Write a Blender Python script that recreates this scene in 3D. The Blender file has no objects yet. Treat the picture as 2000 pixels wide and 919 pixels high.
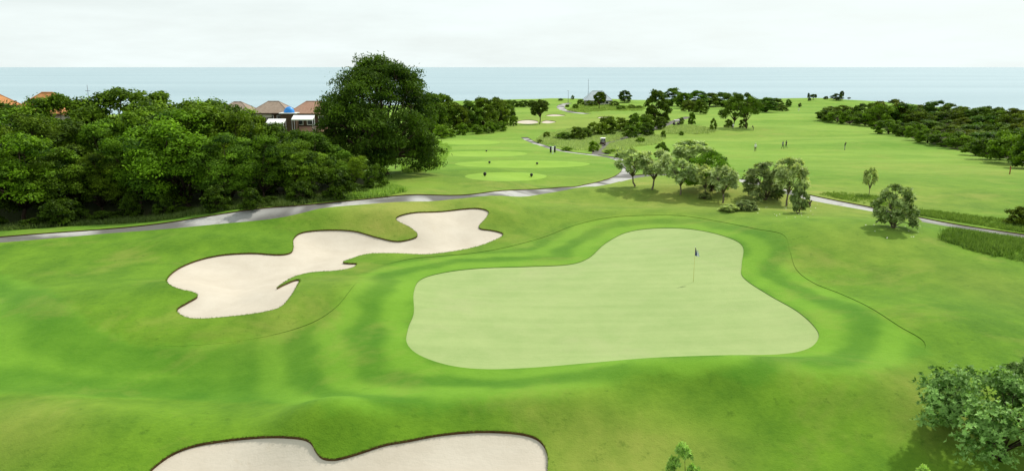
import bpy, math, random
import numpy as np
from mathutils import Vector, Matrix
from mathutils.geometry import delaunay_2d_cdt

R = math.radians
scene = bpy.context.scene
COL = scene.collection
rng = np.random.default_rng(7)

# ------------------------------------------------------------------ camera
CAM_Z, PITCH, F = 13.5, math.atan(328.5 / 1500.0), 1500.0
cd = bpy.data.cameras.new('camera'); cam = bpy.data.objects.new('camera', cd); COL.objects.link(cam)
cam.location = (0, 0, CAM_Z); cam.rotation_euler = (math.pi / 2 - PITCH, 0, 0)
cd.sensor_width = 36; cd.lens = 36 * F / 2000.0; cd.clip_start = 0.5; cd.clip_end = 300000
scene.camera = cam

# ------------------------------------------------------------------ sky, sun, exposure
SUN_EL, SUN_AZ = R(52), R(47)          # azimuth measured from +Y (view direction) towards +X
sun_dir = Vector((math.sin(SUN_AZ) * math.cos(SUN_EL), math.cos(SUN_AZ) * math.cos(SUN_EL), math.sin(SUN_EL)))
w = bpy.data.worlds.new('World'); scene.world = w; w.use_nodes = True
nt = w.node_tree; nt.nodes.clear()
def wn(t, **k):
    n = nt.nodes.new(t)
    for a, b in k.items(): setattr(n, a, b)
    return n
sky = wn('ShaderNodeTexSky', sky_type='NISHITA', sun_disc=False, sun_elevation=SUN_EL, sun_rotation=SUN_AZ)
sky.air_density = 1.0; sky.dust_density = 2.5
tc = wn('ShaderNodeTexCoord'); mp = wn('ShaderNodeMapping'); mp.inputs['Scale'].default_value = (1.6, 1.6, 9)
cn = wn('ShaderNodeTexNoise'); cn.inputs['Scale'].default_value = 2.2; cn.inputs['Detail'].default_value = 8; cn.inputs['Roughness'].default_value = .6
cr = wn('ShaderNodeValToRGB'); cr.color_ramp.elements[0].position = .34; cr.color_ramp.elements[1].position = .62
cr.color_ramp.elements[0].color = (.81, .81, .81, 1); cr.color_ramp.elements[1].color = (.97, .97, .97, 1)
mx = wn('ShaderNodeMix', data_type='RGBA'); mx.inputs[7].default_value = (9.5, 10.4, 10.25, 1)
bg = wn('ShaderNodeBackground'); bg.inputs['Strength'].default_value = .1
wo = wn('ShaderNodeOutputWorld')
L = nt.links.new
L(tc.outputs['Generated'], mp.inputs['Vector']); L(mp.outputs[0], cn.inputs['Vector']); L(cn.outputs[0], cr.inputs[0])
L(cr.outputs[0], mx.inputs[0]); L(sky.outputs[0], mx.inputs[6]); L(mx.outputs[2], bg.inputs[0]); L(bg.outputs[0], wo.inputs[0])
sd = bpy.data.lights.new('sun', 'SUN'); so = bpy.data.objects.new('sun', sd); COL.objects.link(so)
sd.energy = 4.0; sd.angle = R(2.5); sd.color = (1, .955, .87)
so.rotation_euler = sun_dir.to_track_quat('Z', 'Y').to_euler(); so.location = (60, 60, 90)
vs = scene.view_settings; vs.view_transform = 'Standard'; vs.look = 'None'; vs.exposure = 0.0; vs.gamma = 1.0
scene.cycles.max_bounces = 6; scene.cycles.diffuse_bounces = 3; scene.cycles.transparent_max_bounces = 6
scene.cycles.caustics_reflective = False; scene.cycles.caustics_refractive = False

# ------------------------------------------------------------------ materials
def mat(name, build):
    m = bpy.data.materials.new(name); m.use_nodes = True
    t = m.node_tree; b = t.nodes['Principled BSDF']; b.inputs['Roughness'].default_value = .85
    b.inputs['Specular IOR Level'].default_value = .2
    build(t, b)
    return m
class N:
    def __init__(s, t): s.t = t
    def __call__(s, kind, **k):
        n = s.t.nodes.new(kind)
        for a, v in k.items(): setattr(n, a, v)
        return n
    def link(s, a, b): s.t.links.new(a, b)
    def attr(s, name): n = s('ShaderNodeAttribute'); n.attribute_name = name; return n.outputs['Fac']
    def pos(s, scale=(1, 1, 1), rot=(0, 0, 0)):
        g = s('ShaderNodeNewGeometry'); m = s('ShaderNodeMapping'); m.inputs['Scale'].default_value = scale; m.inputs['Rotation'].default_value = rot
        s.link(g.outputs['Position'], m.inputs[0]); return m.outputs[0]
    def noise(s, scale, detail=4, rough=.55, vec=None, dist=0):
        n = s('ShaderNodeTexNoise'); n.inputs['Scale'].default_value = scale; n.inputs['Detail'].default_value = detail
        n.inputs['Roughness'].default_value = rough; n.inputs['Distortion'].default_value = dist
        s.link(vec if vec is not None else s.pos(), n.inputs['Vector']); return n.outputs[0]
    def ramp(s, fac, a, b, lo=0., hi=1., mode='LINEAR'):
        r = s('ShaderNodeMapRange'); r.inputs[1].default_value = a; r.inputs[2].default_value = b
        r.inputs[3].default_value = lo; r.inputs[4].default_value = hi
        if mode == 'SMOOTH': r.interpolation_type = 'SMOOTHSTEP'
        s.link(fac, r.inputs[0]); return r.outputs[0]
    def math(s, op, a, b=None):
        m = s('ShaderNodeMath', operation=op)
        for i, v in enumerate((a, b)):
            if v is None: continue
            if isinstance(v, (int, float)): m.inputs[i].default_value = v
            else: s.link(v, m.inputs[i])
        return m.outputs[0]
    def mix(s, fac, a, b, blend='MIX'):
        m = s('ShaderNodeMix', data_type='RGBA', blend_type=blend)
        for sock, v in ((m.inputs[0], fac), (m.inputs[6], a), (m.inputs[7], b)):
            if isinstance(v, (int, float)): sock.default_value = v
            elif isinstance(v, tuple): sock.default_value = (*v, 1) if len(v) == 3 else v
            else: s.link(v, sock)
        return m.outputs[2]
    def bump(s, b, h, strength, dist):
        n = s('ShaderNodeBump'); n.inputs['Strength'].default_value = strength; n.inputs['Distance'].default_value = dist
        s.link(h, n.inputs['Height']); s.link(n.outputs[0], b.inputs['Normal'])

def turf(name, dark, light, dry, bands=0., fine=1.0, stripes=None, drymask=True, litter=False, bump=.5, far=False, fair=None):
    def build(t, b):
        n = N(t)
        big = n.noise(.09, 5, .6)
        med = n.noise(.55, 5, .62, n.pos((1, .8, 1)))
        fin = n.noise(7., 5, .75, n.pos((.55, 1, 1), (0, 0, .15)))
        v = n.math('ADD', n.math('MULTIPLY', big, .5), n.math('MULTIPLY', med, .5))
        f = n.ramp(v, .40, .60)
        f = n.math('ADD', n.math('MULTIPLY', f, .66), n.math('MULTIPLY', n.ramp(fin, .32, .68), .34))
        if fair:
            fa = n.ramp(n.math('ADD', n.attr('da'), n.ramp(n.noise(.8, 4, .65), .3, .7, -.5, .5)), -.55, .55, 0, 1, 'SMOOTH')
        if bands:
            d = n.math('ADD', n.attr('dg'), n.ramp(n.noise(.22, 2), .3, .7, -.55, .55))
            s1 = n.ramp(n.math('SINE', n.math('MULTIPLY', d, 2 * math.pi / 2.9)), -1., 1., 0, 1, 'SMOOTH')
            d2 = n.math('ADD', n.attr('da'), n.ramp(n.noise(.12, 2), .3, .7, -1.1, 1.1))
            s2 = n.ramp(n.math('SINE', n.math('MULTIPLY', d2, 2 * math.pi / 5.2)), -.8, .8, 1, 0, 'SMOOTH')
            wg = n.ramp(n.attr('dg'), 5, 10, 1, 0, 'SMOOTH')
            s_ = n.math('ADD', n.math('MULTIPLY', s1, wg), n.math('MULTIPLY', s2, n.math('SUBTRACT', 1., wg)))
            amt = n.math('MULTIPLY', n.math('ADD', n.math('MULTIPLY', fa, .72), n.ramp(n.attr('dg'), 4, 16, .28, .10)), bands)
            f = n.math('ADD', n.math('MULTIPLY', f, n.math('SUBTRACT', 1., amt)), n.math('MULTIPLY', s_, amt))
        col = n.mix(f, dark, light)
        if fair: col = n.mix(fa, col, n.mix(f, *fair))
        if far:
            bnd = n.ramp(n.noise(1., 4, .55, n.pos((.006, .055, 1), (0, 0, .08))), .38, .62); fw = n.mix(n.math('ADD', n.math('MULTIPLY', f, .45), n.math('MULTIPLY', bnd, .55)), (.092, .202, .013), (.222, .328, .045)); col = n.mix(n.attr('farfw'), col, fw)
        if stripes:
            sc_, rot, k = stripes
            st = n.noise(1., 3, .5, n.pos(sc_, (0, 0, rot)))
            col = n.mix(n.math('MULTIPLY', n.ramp(st, .42, .62), k), col, tuple(1.28 * c for c in light))
        dn = n.noise(.16, 5, .65, dist=.4)
        dfac = n.ramp(dn, .53, .75, 0, .55)
        if drymask: dfac = n.math('ADD', dfac, n.math('MULTIPLY', n.attr('dry'), n.ramp(med, .3, .7, .45, 1.)))
        col = n.mix(n.math('MINIMUM', dfac, .9), col, dry)
        spk = n.ramp(n.noise(1.7, 6, .75), .58, .72, 0, .6)
        col = n.mix(n.math('MULTIPLY', spk, n.math('SUBTRACT', 1., n.math('MULTIPLY', fa, .65)) if fair else fine), col, tuple(.62 * c for c in dark))
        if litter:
            lit = n.mix(n.noise(2.5, 5, .7), (.014, .010, .005), (.040, .026, .012))  # leaf litter, its brown deepened to paint in the dark under the trees
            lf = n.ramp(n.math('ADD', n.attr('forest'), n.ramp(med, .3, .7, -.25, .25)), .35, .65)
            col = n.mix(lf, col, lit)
        n.link(col, b.inputs['Base Color']); b.inputs['Roughness'].default_value = .9
        b.inputs['Specular IOR Level'].default_value = .08
        b.inputs['Sheen Weight'].default_value = .12; b.inputs['Sheen Roughness'].default_value = .5
        b.inputs['Sheen Tint'].default_value = (.6, .9, .3, 1)
        h = n.math('ADD', n.noise(14, 3, .7), n.math('MULTIPLY', n.noise(2.2, 4, .6), 1.6))
        n.bump(b, h, bump, .06)
    return mat(name, build)

M = {}
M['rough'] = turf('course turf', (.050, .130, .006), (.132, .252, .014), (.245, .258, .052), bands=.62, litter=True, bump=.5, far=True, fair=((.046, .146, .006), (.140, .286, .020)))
M['fairway'] = M['rough']
M['green'] = turf('putting green turf', (.225, .305, .108), (.288, .352, .142), (.315, .340, .165), fine=.18, stripes=((.10, 1.3, 1), .05, .16), drymask=False, bump=.25)
M['tee'] = turf('tee turf', (.165, .292, .028), (.228, .355, .046), (.24, .34, .06), fine=.2, stripes=((.06, .9, 1), 0, .15), drymask=False, bump=.3)

def _sand(t, b):
    n = N(t)
    a = n.ramp(n.noise(.5, 6, .65), .3, .7)
    c = n.mix(a, (.455, .402, .322), (.525, .472, .388))
    c = n.mix(n.ramp(n.noise(1.3, 6, .7, dist=1.), .62, .74, 0, .45), c, (.45, .38, .28))
    n.link(c, b.inputs['Base Color']); b.inputs['Roughness'].default_value = .95
    rake = n.noise(1., 4, .6, n.pos((1.2, 7, 1), (0, 0, .35)))
    h = n.math('ADD', n.math('MULTIPLY', rake, .6), n.noise(6, 5, .7))
    n.bump(b, h, .35, .05)
M['sand'] = mat('bunker sand', _sand)
def simple(name, c1, c2, scale=3., rough=.85, bump=0., spec=.2, metal=0., c3=None):
    def build(t, b):
        n = N(t)
        f = n.ramp(n.noise(scale, 5, .65), .3, .7)
        c = n.mix(f, c1, c2)
        if c3: c = n.mix(n.ramp(n.noise(scale * .21, 4, .6), .5, .62), c, c3)
        n.link(c, b.inputs['Base Color']); b.inputs['Roughness'].default_value = rough
        b.inputs['Specular IOR Level'].default_value = spec; b.inputs['Metallic'].default_value = metal
        if bump: n.bump(b, n.noise(scale * 4, 4, .6), bump, .03)
    return mat(name, build)
M['soil'] = simple('cut soil edge', (.050, .026, .010), (.110, .062, .024), 5, .95, .6)
M['cutgrass'] = simple('cut grass edge', (.030, .085, .006), (.060, .130, .010), 5, .95)
def _path(t, b):
    n = N(t)
    slab = n.ramp(n.noise(.13, 2, .4, dist=.6), .44, .56, 0, 1, 'SMOOTH')
    a = n.mix(n.noise(4, 5, .7), (.085, .082, .074), (.16, .155, .142))
    c = n.mix(n.noise(3, 5, .7), (.30, .295, .275), (.46, .455, .43))
    col = n.mix(slab, a, c)
    col = n.mix(n.ramp(n.noise(.9, 6, .7), .55, .7, 0, .5), col, (.10, .10, .075))
    n.link(col, b.inputs['Base Color']); b.inputs['Roughness'].default_value = .85
    n.bump(b, n.noise(20, 3), .2, .01)
M['path'] = mat('worn concrete path', _path)
def _road(t, b):
    n = N(t)
    col = n.mix(n.noise(1.2, 5, .7), (.075, .070, .060), (.155, .145, .125))
    n.link(col, b.inputs['Base Color'])
M['road'] = mat('dark asphalt', _road)
def _sea(t, b):
    n = N(t)
    big = n.noise(1., 5, .6, n.pos((.00035, .0016, 1)))
    c = n.mix(n.ramp(big, .35, .65), (.205, .315, .355), (.275, .390, .430))
    n.link(c, b.inputs['Base Color']); b.inputs['Roughness'].default_value = .32; b.inputs['IOR'].default_value = 1.33
    b.inputs['Specular IOR Level'].default_value = .5
    n.bump(b, n.noise(1., 6, .7, n.pos((.03, .06, 1))), .55, 3.)
M['sea'] = mat('sea water', _sea)
def leafmat(name, dark, light, trans=.22, rough=.6, spec=.08):
    def build(t, b):
        n = N(t)
        oi = n('ShaderNodeObjectInfo')
        c = n.mix(n.attr('tint'), dark, light)
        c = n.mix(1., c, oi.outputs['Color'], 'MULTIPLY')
        n.link(c, b.inputs['Base Color']); b.inputs['Roughness'].default_value = rough; b.inputs['Specular IOR Level'].default_value = spec
        tr = n('ShaderNodeBsdfTranslucent'); n.link(n.mix(1., c, (1.5, 1.5, .7), 'MULTIPLY'), tr.inputs[0])
        ms = n('ShaderNodeMixShader'); ms.inputs[0].default_value = trans
        n.link(b.outputs[0], ms.inputs[1]); n.link(tr.outputs[0], ms.inputs[2])
        n.link(ms.outputs[0], t.nodes['Material Output'].inputs['Surface'])
    return mat(name, build)
M['leaf'] = leafmat('tree leaves', (.016, .042, .004), (.185, .305, .016), .22)
M['leafpale'] = leafmat('pale waxy leaves', (.105, .175, .032), (.58, .68, .27), .25, .5, .12)
M['grass'] = leafmat('long grass', (.095, .165, .020), (.40, .46, .20), .3, .7, .1)
M['bark'] = simple('bark', (.030, .020, .012), (.095, .068, .045), 9, .9, .5)
M['barkpale'] = simple('pale bark', (.095, .075, .050), (.22, .185, .13), 9, .9, .4)
M['thatch'] = simple('weathered roof shingles', (.22, .165, .125), (.33, .26, .20), 1.5, .9, .5)
M['clay'] = simple('orange clay roof', (.34, .145, .05), (.50, .245, .10), 1.5, .9, .5)
M['redroof'] = simple('brown red tile roof', (.28, .155, .105), (.38, .235, .165), 1.5, .9, .5)
M['greyroof'] = simple('grey metal sheet roof', (.30, .36, .40), (.42, .47, .50), .5, .5, .1, .4)
M['cream'] = simple('cream render', (.52, .48, .40), (.62, .58, .50), 1.2)
M['brownwall'] = simple('dark timber wall', (.050, .030, .020), (.10, .065, .045), 3)
M['white'] = simple('white paint', (.74, .74, .72), (.82, .82, .80), 2, .5)
M['glass'] = simple('dark window glass', (.03, .035, .04), (.06, .065, .07), 1, .15, spec=.6)
M['blue'] = simple('blue tarpaulin', (.015, .20, .62), (.04, .30, .75), 2, .45, .3, .4)
M['black'] = simple('black plastic', (.012, .012, .013), (.03, .03, .03), 8, .5)
M['maroon'] = simple('dark maroon paint', (.030, .010, .012), (.06, .02, .022), 4, .35, spec=.5)
M['rubber'] = simple('rubber', (.012, .012, .012), (.025, .025, .025), 8, .9)
M['steel'] = simple('grey steel', (.30, .31, .32), (.42, .43, .44), 6, .4, metal=.6)
M['yellow'] = simple('yellow fibreglass', (.52, .48, .12), (.60, .55, .18), 6, .5)
M['flagblue'] = simple('navy flag cloth', (.022, .035, .14), (.035, .055, .20), 9, .8)
M['flagwhite'] = simple('white flag cloth', (.60, .63, .72), (.72, .74, .80), 9, .8)
M['skin'] = simple('skin', (.22, .12, .075), (.28, .16, .10), 9, .6)
M['hair'] = simple('dark hair', (.012, .010, .008), (.025, .02, .016), 9, .6)
M['shirtwhite'] = simple('white shirt', (.68, .68, .68), (.76, .76, .76), 9, .8)
M['shirtdark'] = simple('charcoal shirt', (.03, .03, .035), (.05, .05, .055), 9, .8)
M['shirtgrey'] = simple('grey blue shirt', (.16, .18, .20), (.22, .24, .27), 9, .8)
M['trousers'] = simple('dark trousers', (.015, .015, .02), (.03, .03, .035), 9, .8)
M['trousersgrey'] = simple('grey trousers', (.18, .18, .18), (.24, .24, .24), 9, .8)
M['postred'] = simple('rusty red post paint', (.22, .06, .03), (.30, .09, .05), 9, .7)
M['petal'] = simple('white petals', (.72, .70, .55), (.80, .78, .66), 9, .6)
M['clearplastic'] = simple('tinted windscreen', (.10, .11, .12), (.14, .15, .16), 1, .1, spec=.7)

# ------------------------------------------------------------------ object helpers
def props(o, label=None, cat=None, group=None, kind=None):
    if label: o['label'] = label
    if cat: o['category'] = cat
    if group: o['group'] = group
    if kind: o['kind'] = kind
    return o
def link(name, data, m=None, parent=None, loc=None):
    o = bpy.data.objects.new(name, data); COL.objects.link(o)
    if parent is not None: o.parent = parent
    if loc is not None: o.location = loc
    if m is not None and data is not None and hasattr(data, 'materials') and len(data.materials) == 0: data.materials.append(M[m])
    return o
def empty(name, loc, rz=0, s=1.):
    o = link(name, None, loc=loc); o.rotation_euler = (0, 0, rz); o.empty_display_size = .3
    o.scale = s if isinstance(s, tuple) else (s, s, s); return o
def mesh_np(name, V, Fc, attrs=None, smooth=False):
    V = np.asarray(V, np.float32); Fc = np.asarray(Fc, np.int32); k = Fc.shape[1]
    me = bpy.data.meshes.new(name); me.vertices.add(len(V)); me.vertices.foreach_set('co', V.ravel())
    me.loops.add(Fc.size); me.loops.foreach_set('vertex_index', Fc.ravel())
    me.polygons.add(len(Fc)); me.polygons.foreach_set('loop_start', np.arange(0, Fc.size, k, dtype=np.int32))
    if smooth: me.polygons.foreach_set('use_smooth', np.ones(len(Fc), bool))
    me.update(calc_edges=True)
    for a, v in (attrs or {}).items():
        at = me.attributes.new(a, 'FLOAT', 'POINT'); at.data.foreach_set('value', np.asarray(v, np.float32))
    return me
class MB:                                   # collects quads/tris as one mesh
    def __init__(s): s.v = []; s.f = []
    def box(s, x0, x1, y0, y1, z0, z1, rz=0, c=(0, 0)):
        k = len(s.v); ca, sa = math.cos(rz), math.sin(rz)
        for z in (z0, z1):
            for x, y in ((x0, y0), (x1, y0), (x1, y1), (x0, y1)):
                s.v.append((c[0] + (x) * ca - y * sa, c[1] + x * sa + y * ca, z))
        s.f += [tuple(k + i for i in q) for q in ((3, 2, 1, 0), (4, 5, 6, 7), (0, 1, 5, 4), (1, 2, 6, 5), (2, 3, 7, 6), (3, 0, 4, 7))]; return s
    def tube(s, pts, rad, n=6, cap=True):
        pts = [Vector(p) for p in pts]; rings = []
        for i, p in enumerate(pts):
            d = (pts[min(i + 1, len(pts) - 1)] - pts[max(i - 1, 0)]).normalized()
            a = d.orthogonal().normalized(); b = d.cross(a); k = len(s.v); r = rad[i] if not isinstance(rad, (int, float)) else rad
            if i:
                a = (pa - d * pa.dot(d)).normalized(); b = d.cross(a)
            pa = a
            for j in range(n):
                t = 2 * math.pi * j / n; s.v.append(tuple(p + (a * math.cos(t) + b * math.sin(t)) * r))
            rings.append(k)
        for q, r in zip(rings, rings[1:]):
            for j in range(n): s.f.append((q + j, q + (j + 1) % n, r + (j + 1) % n, r + j))
        if cap: s.f += [tuple(range(rings[0] + n - 1, rings[0] - 1, -1)), tuple(range(rings[-1], rings[-1] + n))]
        return s
    def poly(s, pts, faces):
        k = len(s.v); s.v += [tuple(p) for p in pts]; s.f += [tuple(k + i for i in f) for f in faces]; return s
    def mesh(s, name, smooth=False, bevel=0):
        me = bpy.data.meshes.new(name); me.from_pydata(s.v, [], s.f); me.update()
        if smooth: me.polygons.foreach_set('use_smooth', np.ones(len(me.polygons), bool))
        return me
    def build(s, name, m, parent=None, smooth=False, loc=None): return link(name, s.mesh(name, smooth), m, parent, loc)

# ------------------------------------------------------------------ terrain function
BY = np.array([-120, -40, 0, 14, 22, 27, 31.5, 36, 62, 72, 80, 95, 120, 160, 200, 250, 350, 480, 560, 900.])
BZ = np.array([-5.5, -4.6, -3.6, -2.7, -1.95, -1.1, -.2, 0, .15, .28, .32, -.35, -1.9, -4.0, -5.4, -6.4, -7.1, -7.6, -8.0, -8.])
_dense = np.linspace(-120, 900, 4081); _z = np.interp(_dense, BY, BZ)
_k = np.hanning(25); _k /= _k.sum(); _zs = np.convolve(np.pad(_z, 12, mode='edge'), _k, mode='valid')
COAST = np.array([(-900, 190), (-420, 262), (-200, 330), (-95, 405), (-40, 478), (0, 500), (60, 512), (150, 522), (205, 500), (226, 430), (232, 380), (262, 330), (400, 270), (900, 200)], float)
BUMPS = []                                   # (x, y, height, rx, ry, rot)
def coast_d(x, y):                           # positive = seaward
    yc = np.interp(x, COAST[:, 0], COAST[:, 1]); return (y - yc) * .8
def H(x, y):
    x = np.asarray(x, float); y = np.asarray(y, float)
    z = np.interp(y, _dense, _zs)
    z = z + .35 * np.sin(x * .021 + 1.3) * np.sin(y * .017 + .4) * np.clip((y - 60) / 80, 0, 1) * 2
    z = z + .10 * np.sin(x * .21 + y * .11) + .07 * np.sin(x * .13 - y * .27 + 2)
    for bx, by, h, rx, ry, ro in BUMPS:
        dx, dy = x - bx, y - by; c, s_ = math.cos(ro), math.sin(ro)
        vv = -dx * s_ + dy * c; u, v = (dx * c + dy * s_) / rx, vv / (ry if np.isscalar(ry) else np.where(vv < 0, ry[0], ry[1]))
        z = z + h * np.exp(-(u * u + v * v))
    t = np.clip(coast_d(x, y) / 45, 0, 1); z = z - 62 * t * t * (3 - 2 * t)
    return z
CP, SP = math.cos(PITCH), math.sin(PITCH)
def ray(px, py):
    a = (np.asarray(px, float) - 1000) / F; b = (459.5 - np.asarray(py, float)) / F
    return a, CP + b * SP, -SP + b * CP
_T = 13 * (1.004 ** np.arange(1010))
def ground(px, py):                          # photo pixel -> point where its ray meets the terrain
    dx, dy, dz = ray(np.atleast_1d(px), np.atleast_1d(py))
    X, Y, Z = dx[:, None] * _T, dy[:, None] * _T, CAM_Z + dz[:, None] * _T
    g = Z - H(X, Y); hit = g < 0; i = np.where(hit.any(1), hit.argmax(1), len(_T) - 1); i = np.maximum(i, 1); r = np.arange(len(i))
    g0, g1 = g[r, i - 1], g[r, i]; f = np.clip(g0 / (g0 - g1 + 1e-9), 0, 1); t = _T[i - 1] + (_T[i] - _T[i - 1]) * f
    return np.stack([dx * t, dy * t], 1)
def gpt(px, py):
    p = ground(px, py)[0]; return float(p[0]), float(p[1]), float(H(p[0], p[1]))
def depth_of(x, y, z): return y * CP - (z - CAM_Z) * SP
def at_dist(px, py_top, Y):                  # thing at distance Y under column px whose top reaches py_top
    dx, dy, dz = ray(px, py_top); t = Y / float(dy); x = float(dx) * t; top = CAM_Z + float(dz) * t; z = float(H(x, Y)); return x, Y, z, top - z

for px, py, h, rx, ry, ro in [
    (600, 452, 1.2, 10, (2.6, 40), .0), (740, 436, .9, 8, (2.6, 40), .0), (795, 447, .6, 3.4, (1.9, 12), .0), (962, 432, .8, 3.0, (2.0, 30), 0), (880, 400, .45, 9, (2.2, 40), 0),
    (430, 478, .8, 7, (2.6, 40), .1), (620, 590, .55, 5.5, 4, .4), (370, 575, .4, 3, 2.4, 0),
    (1690, 480, .85, 12, 7, -.5), (1900, 545, .5, 9, 8, 0), (1560, 470, .45, 8, 6, -.6), (1330, 745, .55, 5.5, 1.8, 0), (1600, 760, .35, 6, 2.5, .1), (1800, 640, .5, 6, 5, 0), (80, 470, .4, 8, 5, 0), (420, 740, -.35, 6, 3, 0), (1120, 800, .3, 3.5, 1.6, 0), (700, 690, .25, 4, 3, 0),
    (640, 850, .6, 2.4, 1.6, 0), (850, 815, .35, 6, 2, 0), (150, 600, .5, 5, 6, .6), (150, 850, .5, 6, 3, 0), (300, 700, -.5, 10, 4, 0), (1320, 425, .45, 14, 4, 0),
    (1300, 380, .5, 16, 5, -.1), (1000, 344, .35, 9, 5, 0), (1010, 320, .4, 14, 6, 0), (950, 299, .4, 14, 7, 0)]:
    x, y, z = gpt(px, py); BUMPS.append((x, y, h * 1.0 if not np.isscalar(ry) else h * 1.75, rx, ry, ro))
BUMPS += [(172, 455, 3.9, 45, 40, 0), (40, 470, 2.0, 60, 25, 0), (70, 250, 1.2, 30, 20, 0), (100, 190, .9, 50, 14, .1), (60, 340, 1.0, 60, 30, 0), (120, 300, 1.3, 50, 16, .1)]

# ------------------------------------------------------------------ outlines (traced in photo pixels, laid on the terrain)
def spline(P, closed=True, n=8):
    P = np.asarray(P, float); m = len(P); out = []
    for i in range(m if closed else m - 1):
        p0, p1, p2, p3 = (P[(i + k) % m] if closed else P[min(max(i + k, 0), m - 1)] for k in (-1, 0, 1, 2))
        for t in np.arange(n) / n:
            out.append(.5 * ((2 * p1) + (p2 - p0) * t + (2 * p0 - 5 * p1 + 4 * p2 - p3) * t * t + (3 * p1 - p0 - 3 * p2 + p3) * t ** 3))
    if not closed: out.append(P[-1])
    return np.array(out)
def outline(px, n=6): q = spline(px, True, n); return ground(q[:, 0], q[:, 1])
GREEN = outline([(808, 570), (822, 545), (870, 531), (940, 523), (1030, 520), (1110, 516), (1150, 503), (1182, 475), (1225, 453), (1285, 445), (1350, 447), (1410, 459), (1450, 479), (1449, 515), (1452, 541), (1500, 574), (1556, 606), (1590, 636), (1599, 658), (1578, 680), (1520, 691), (1400, 693), (1270, 698), (1150, 708), (1040, 717), (950, 720), (880, 713), (822, 694), (795, 670), (797, 640), (808, 610)])
APRON = outline([(-250, 470), (-80, 500), (0, 536), (70, 556), (140, 600), (215, 648), (300, 673), (400, 672), (510, 658), (600, 633), (655, 600), (692, 556), (725, 527), (790, 507), (850, 500), (920, 494), (985, 483), (1060, 463), (1120, 440), (1185, 425), (1260, 420), (1335, 421), (1410, 433), (1475, 446), (1530, 458), (1543, 490), (1556, 526), (1590, 552), (1645, 574), (1700, 600), (1755, 635), (1806, 668), (1790, 700), (1720, 722), (1620, 738), (1500, 742), (1380, 731), (1270, 732), (1180, 750), (1080, 778), (960, 793), (780, 797), (560, 790), (320, 778), (100, 772), (-120, 766), (-400, 770), (-420, 600)])
BUNK1 = outline([(325, 548), (342, 527), (380, 509), (430, 497), (490, 493), (540, 496), (566, 493), (573, 482), (573, 466), (590, 453), (635, 448), (690, 450), (735, 462), (775, 470), (808, 464), (815, 456), (800, 443), (775, 430), (779, 421), (810, 414), (860, 412), (905, 407), (935, 406), (954, 412), (950, 424), (936, 440), (940, 446), (962, 449), (982, 455), (975, 464), (935, 480), (880, 491), (830, 496), (770, 494), (720, 495), (690, 503), (670, 511), (683, 513), (697, 514), (688, 522), (655, 528), (610, 531), (572, 541), (541, 561), (553, 555), (575, 546), (586, 546), (580, 558), (566, 580), (545, 600), (500, 611), (430, 619), (375, 621), (349, 611), (347, 601), (365, 590), (385, 578), (378, 570), (345, 562)], 5)
BUNK2 = outline([(285, 930), (320, 894), (370, 870), (440, 857), (520, 850), (580, 852), (605, 860), (618, 880), (632, 892), (660, 893), (700, 882), (750, 866), (800, 857), (860, 846), (930, 840), (1000, 842), (1045, 852), (1066, 874), (1070, 905), (1060, 940), (1000, 975), (800, 990), (550, 1000), (380, 990), (300, 965)])
FARB = [outline(p, 5) for p in (
    [(1005, 239), (1018, 235), (1035, 234), (1049, 236), (1050, 240), (1030, 242)], [(1057, 239), (1066, 235), (1080, 236), (1086, 238), (1070, 241)],
    [(1065, 226), (1080, 223), (1100, 224), (1104, 225.5), (1085, 227)], [(1166, 229.5), (1178, 227.5), (1192, 228), (1190, 230), (1176, 231)])]
TEES = [outline([(cx + rx * math.cos(a), cy + ry * math.sin(a) * (1 if math.sin(a) > 0 else .85)) for a in np.linspace(0, 2 * math.pi, 13)[:-1]], 4)
        for cx, cy, rx, ry in ((988, 344, 80, 9.5), (1020, 320, 132, 8), (945, 300, 85, 6), (918, 278, 60, 4.5))]
def strip(pts, w):
    q = spline(pts, False, 8); c = ground(q[:, 0], q[:, 1])
    keep = [0]
    for i in range(1, len(c)):
        if np.linalg.norm(c[i] - c[keep[-1]]) > .8: keep.append(i)
    c = c[keep]
    for _ in range(3): c[1:-1] = (c[:-2] + 2 * c[1:-1] + c[2:]) / 4
    d = np.gradient(c, axis=0); d /= np.linalg.norm(d, axis=1)[:, None] + 1e-9; nrm = np.stack([-d[:, 1], d[:, 0]], 1)
    wv = (w if not callable(w) else w(c))
    return np.concatenate([c + nrm * wv / 2, (c - nrm * wv / 2)[::-1]]), c
PATH1, PC1 = strip([(-300, 484), (-120, 476), (0, 467), (150, 455), (340, 438), (480, 420), (600, 404), (720, 392), (850, 385), (1000, 377), (1100, 368), (1170, 359), (1210, 347), (1228, 333), (1222, 318), (1200, 308), (1165, 303), (1130, 299), (1095, 294), (1060, 284), (1035, 275), (1024, 268)], 2.0)
PATH2, PC2 = strip([(1195, 353), (1240, 344), (1330, 340), (1440, 350), (1530, 372), (1600, 389), (1700, 407), (1800, 429), (1900, 446), (2000, 460), (2200, 492)], 2.4)
ROAD, PC3 = strip([(1172, 302), (1174, 290), (1185, 280), (1210, 271), (1240, 263), (1275, 252), (1300, 243), (1320, 236), (1345, 228)], 3.4)
PATH4, PC4 = strip([(1150, 222), (1120, 219.5), (1098, 213), (1096, 206), (1112, 201)], 4.)
REG = [('green', [GREEN], .035), ('bunk1', [BUNK1], None), ('bunk2', [BUNK2], None)] + [('farb%d' % i, [b], None) for i, b in enumerate(FARB)] + \
      [('path', [PATH1, PATH2, PATH4], .09), ('road', [ROAD], .06)] + [('tee%d' % i, [t], .004) for i, t in enumerate(TEES)] + [('fairway', [APRON], .02), ('rough', [], 0.)]

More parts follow.
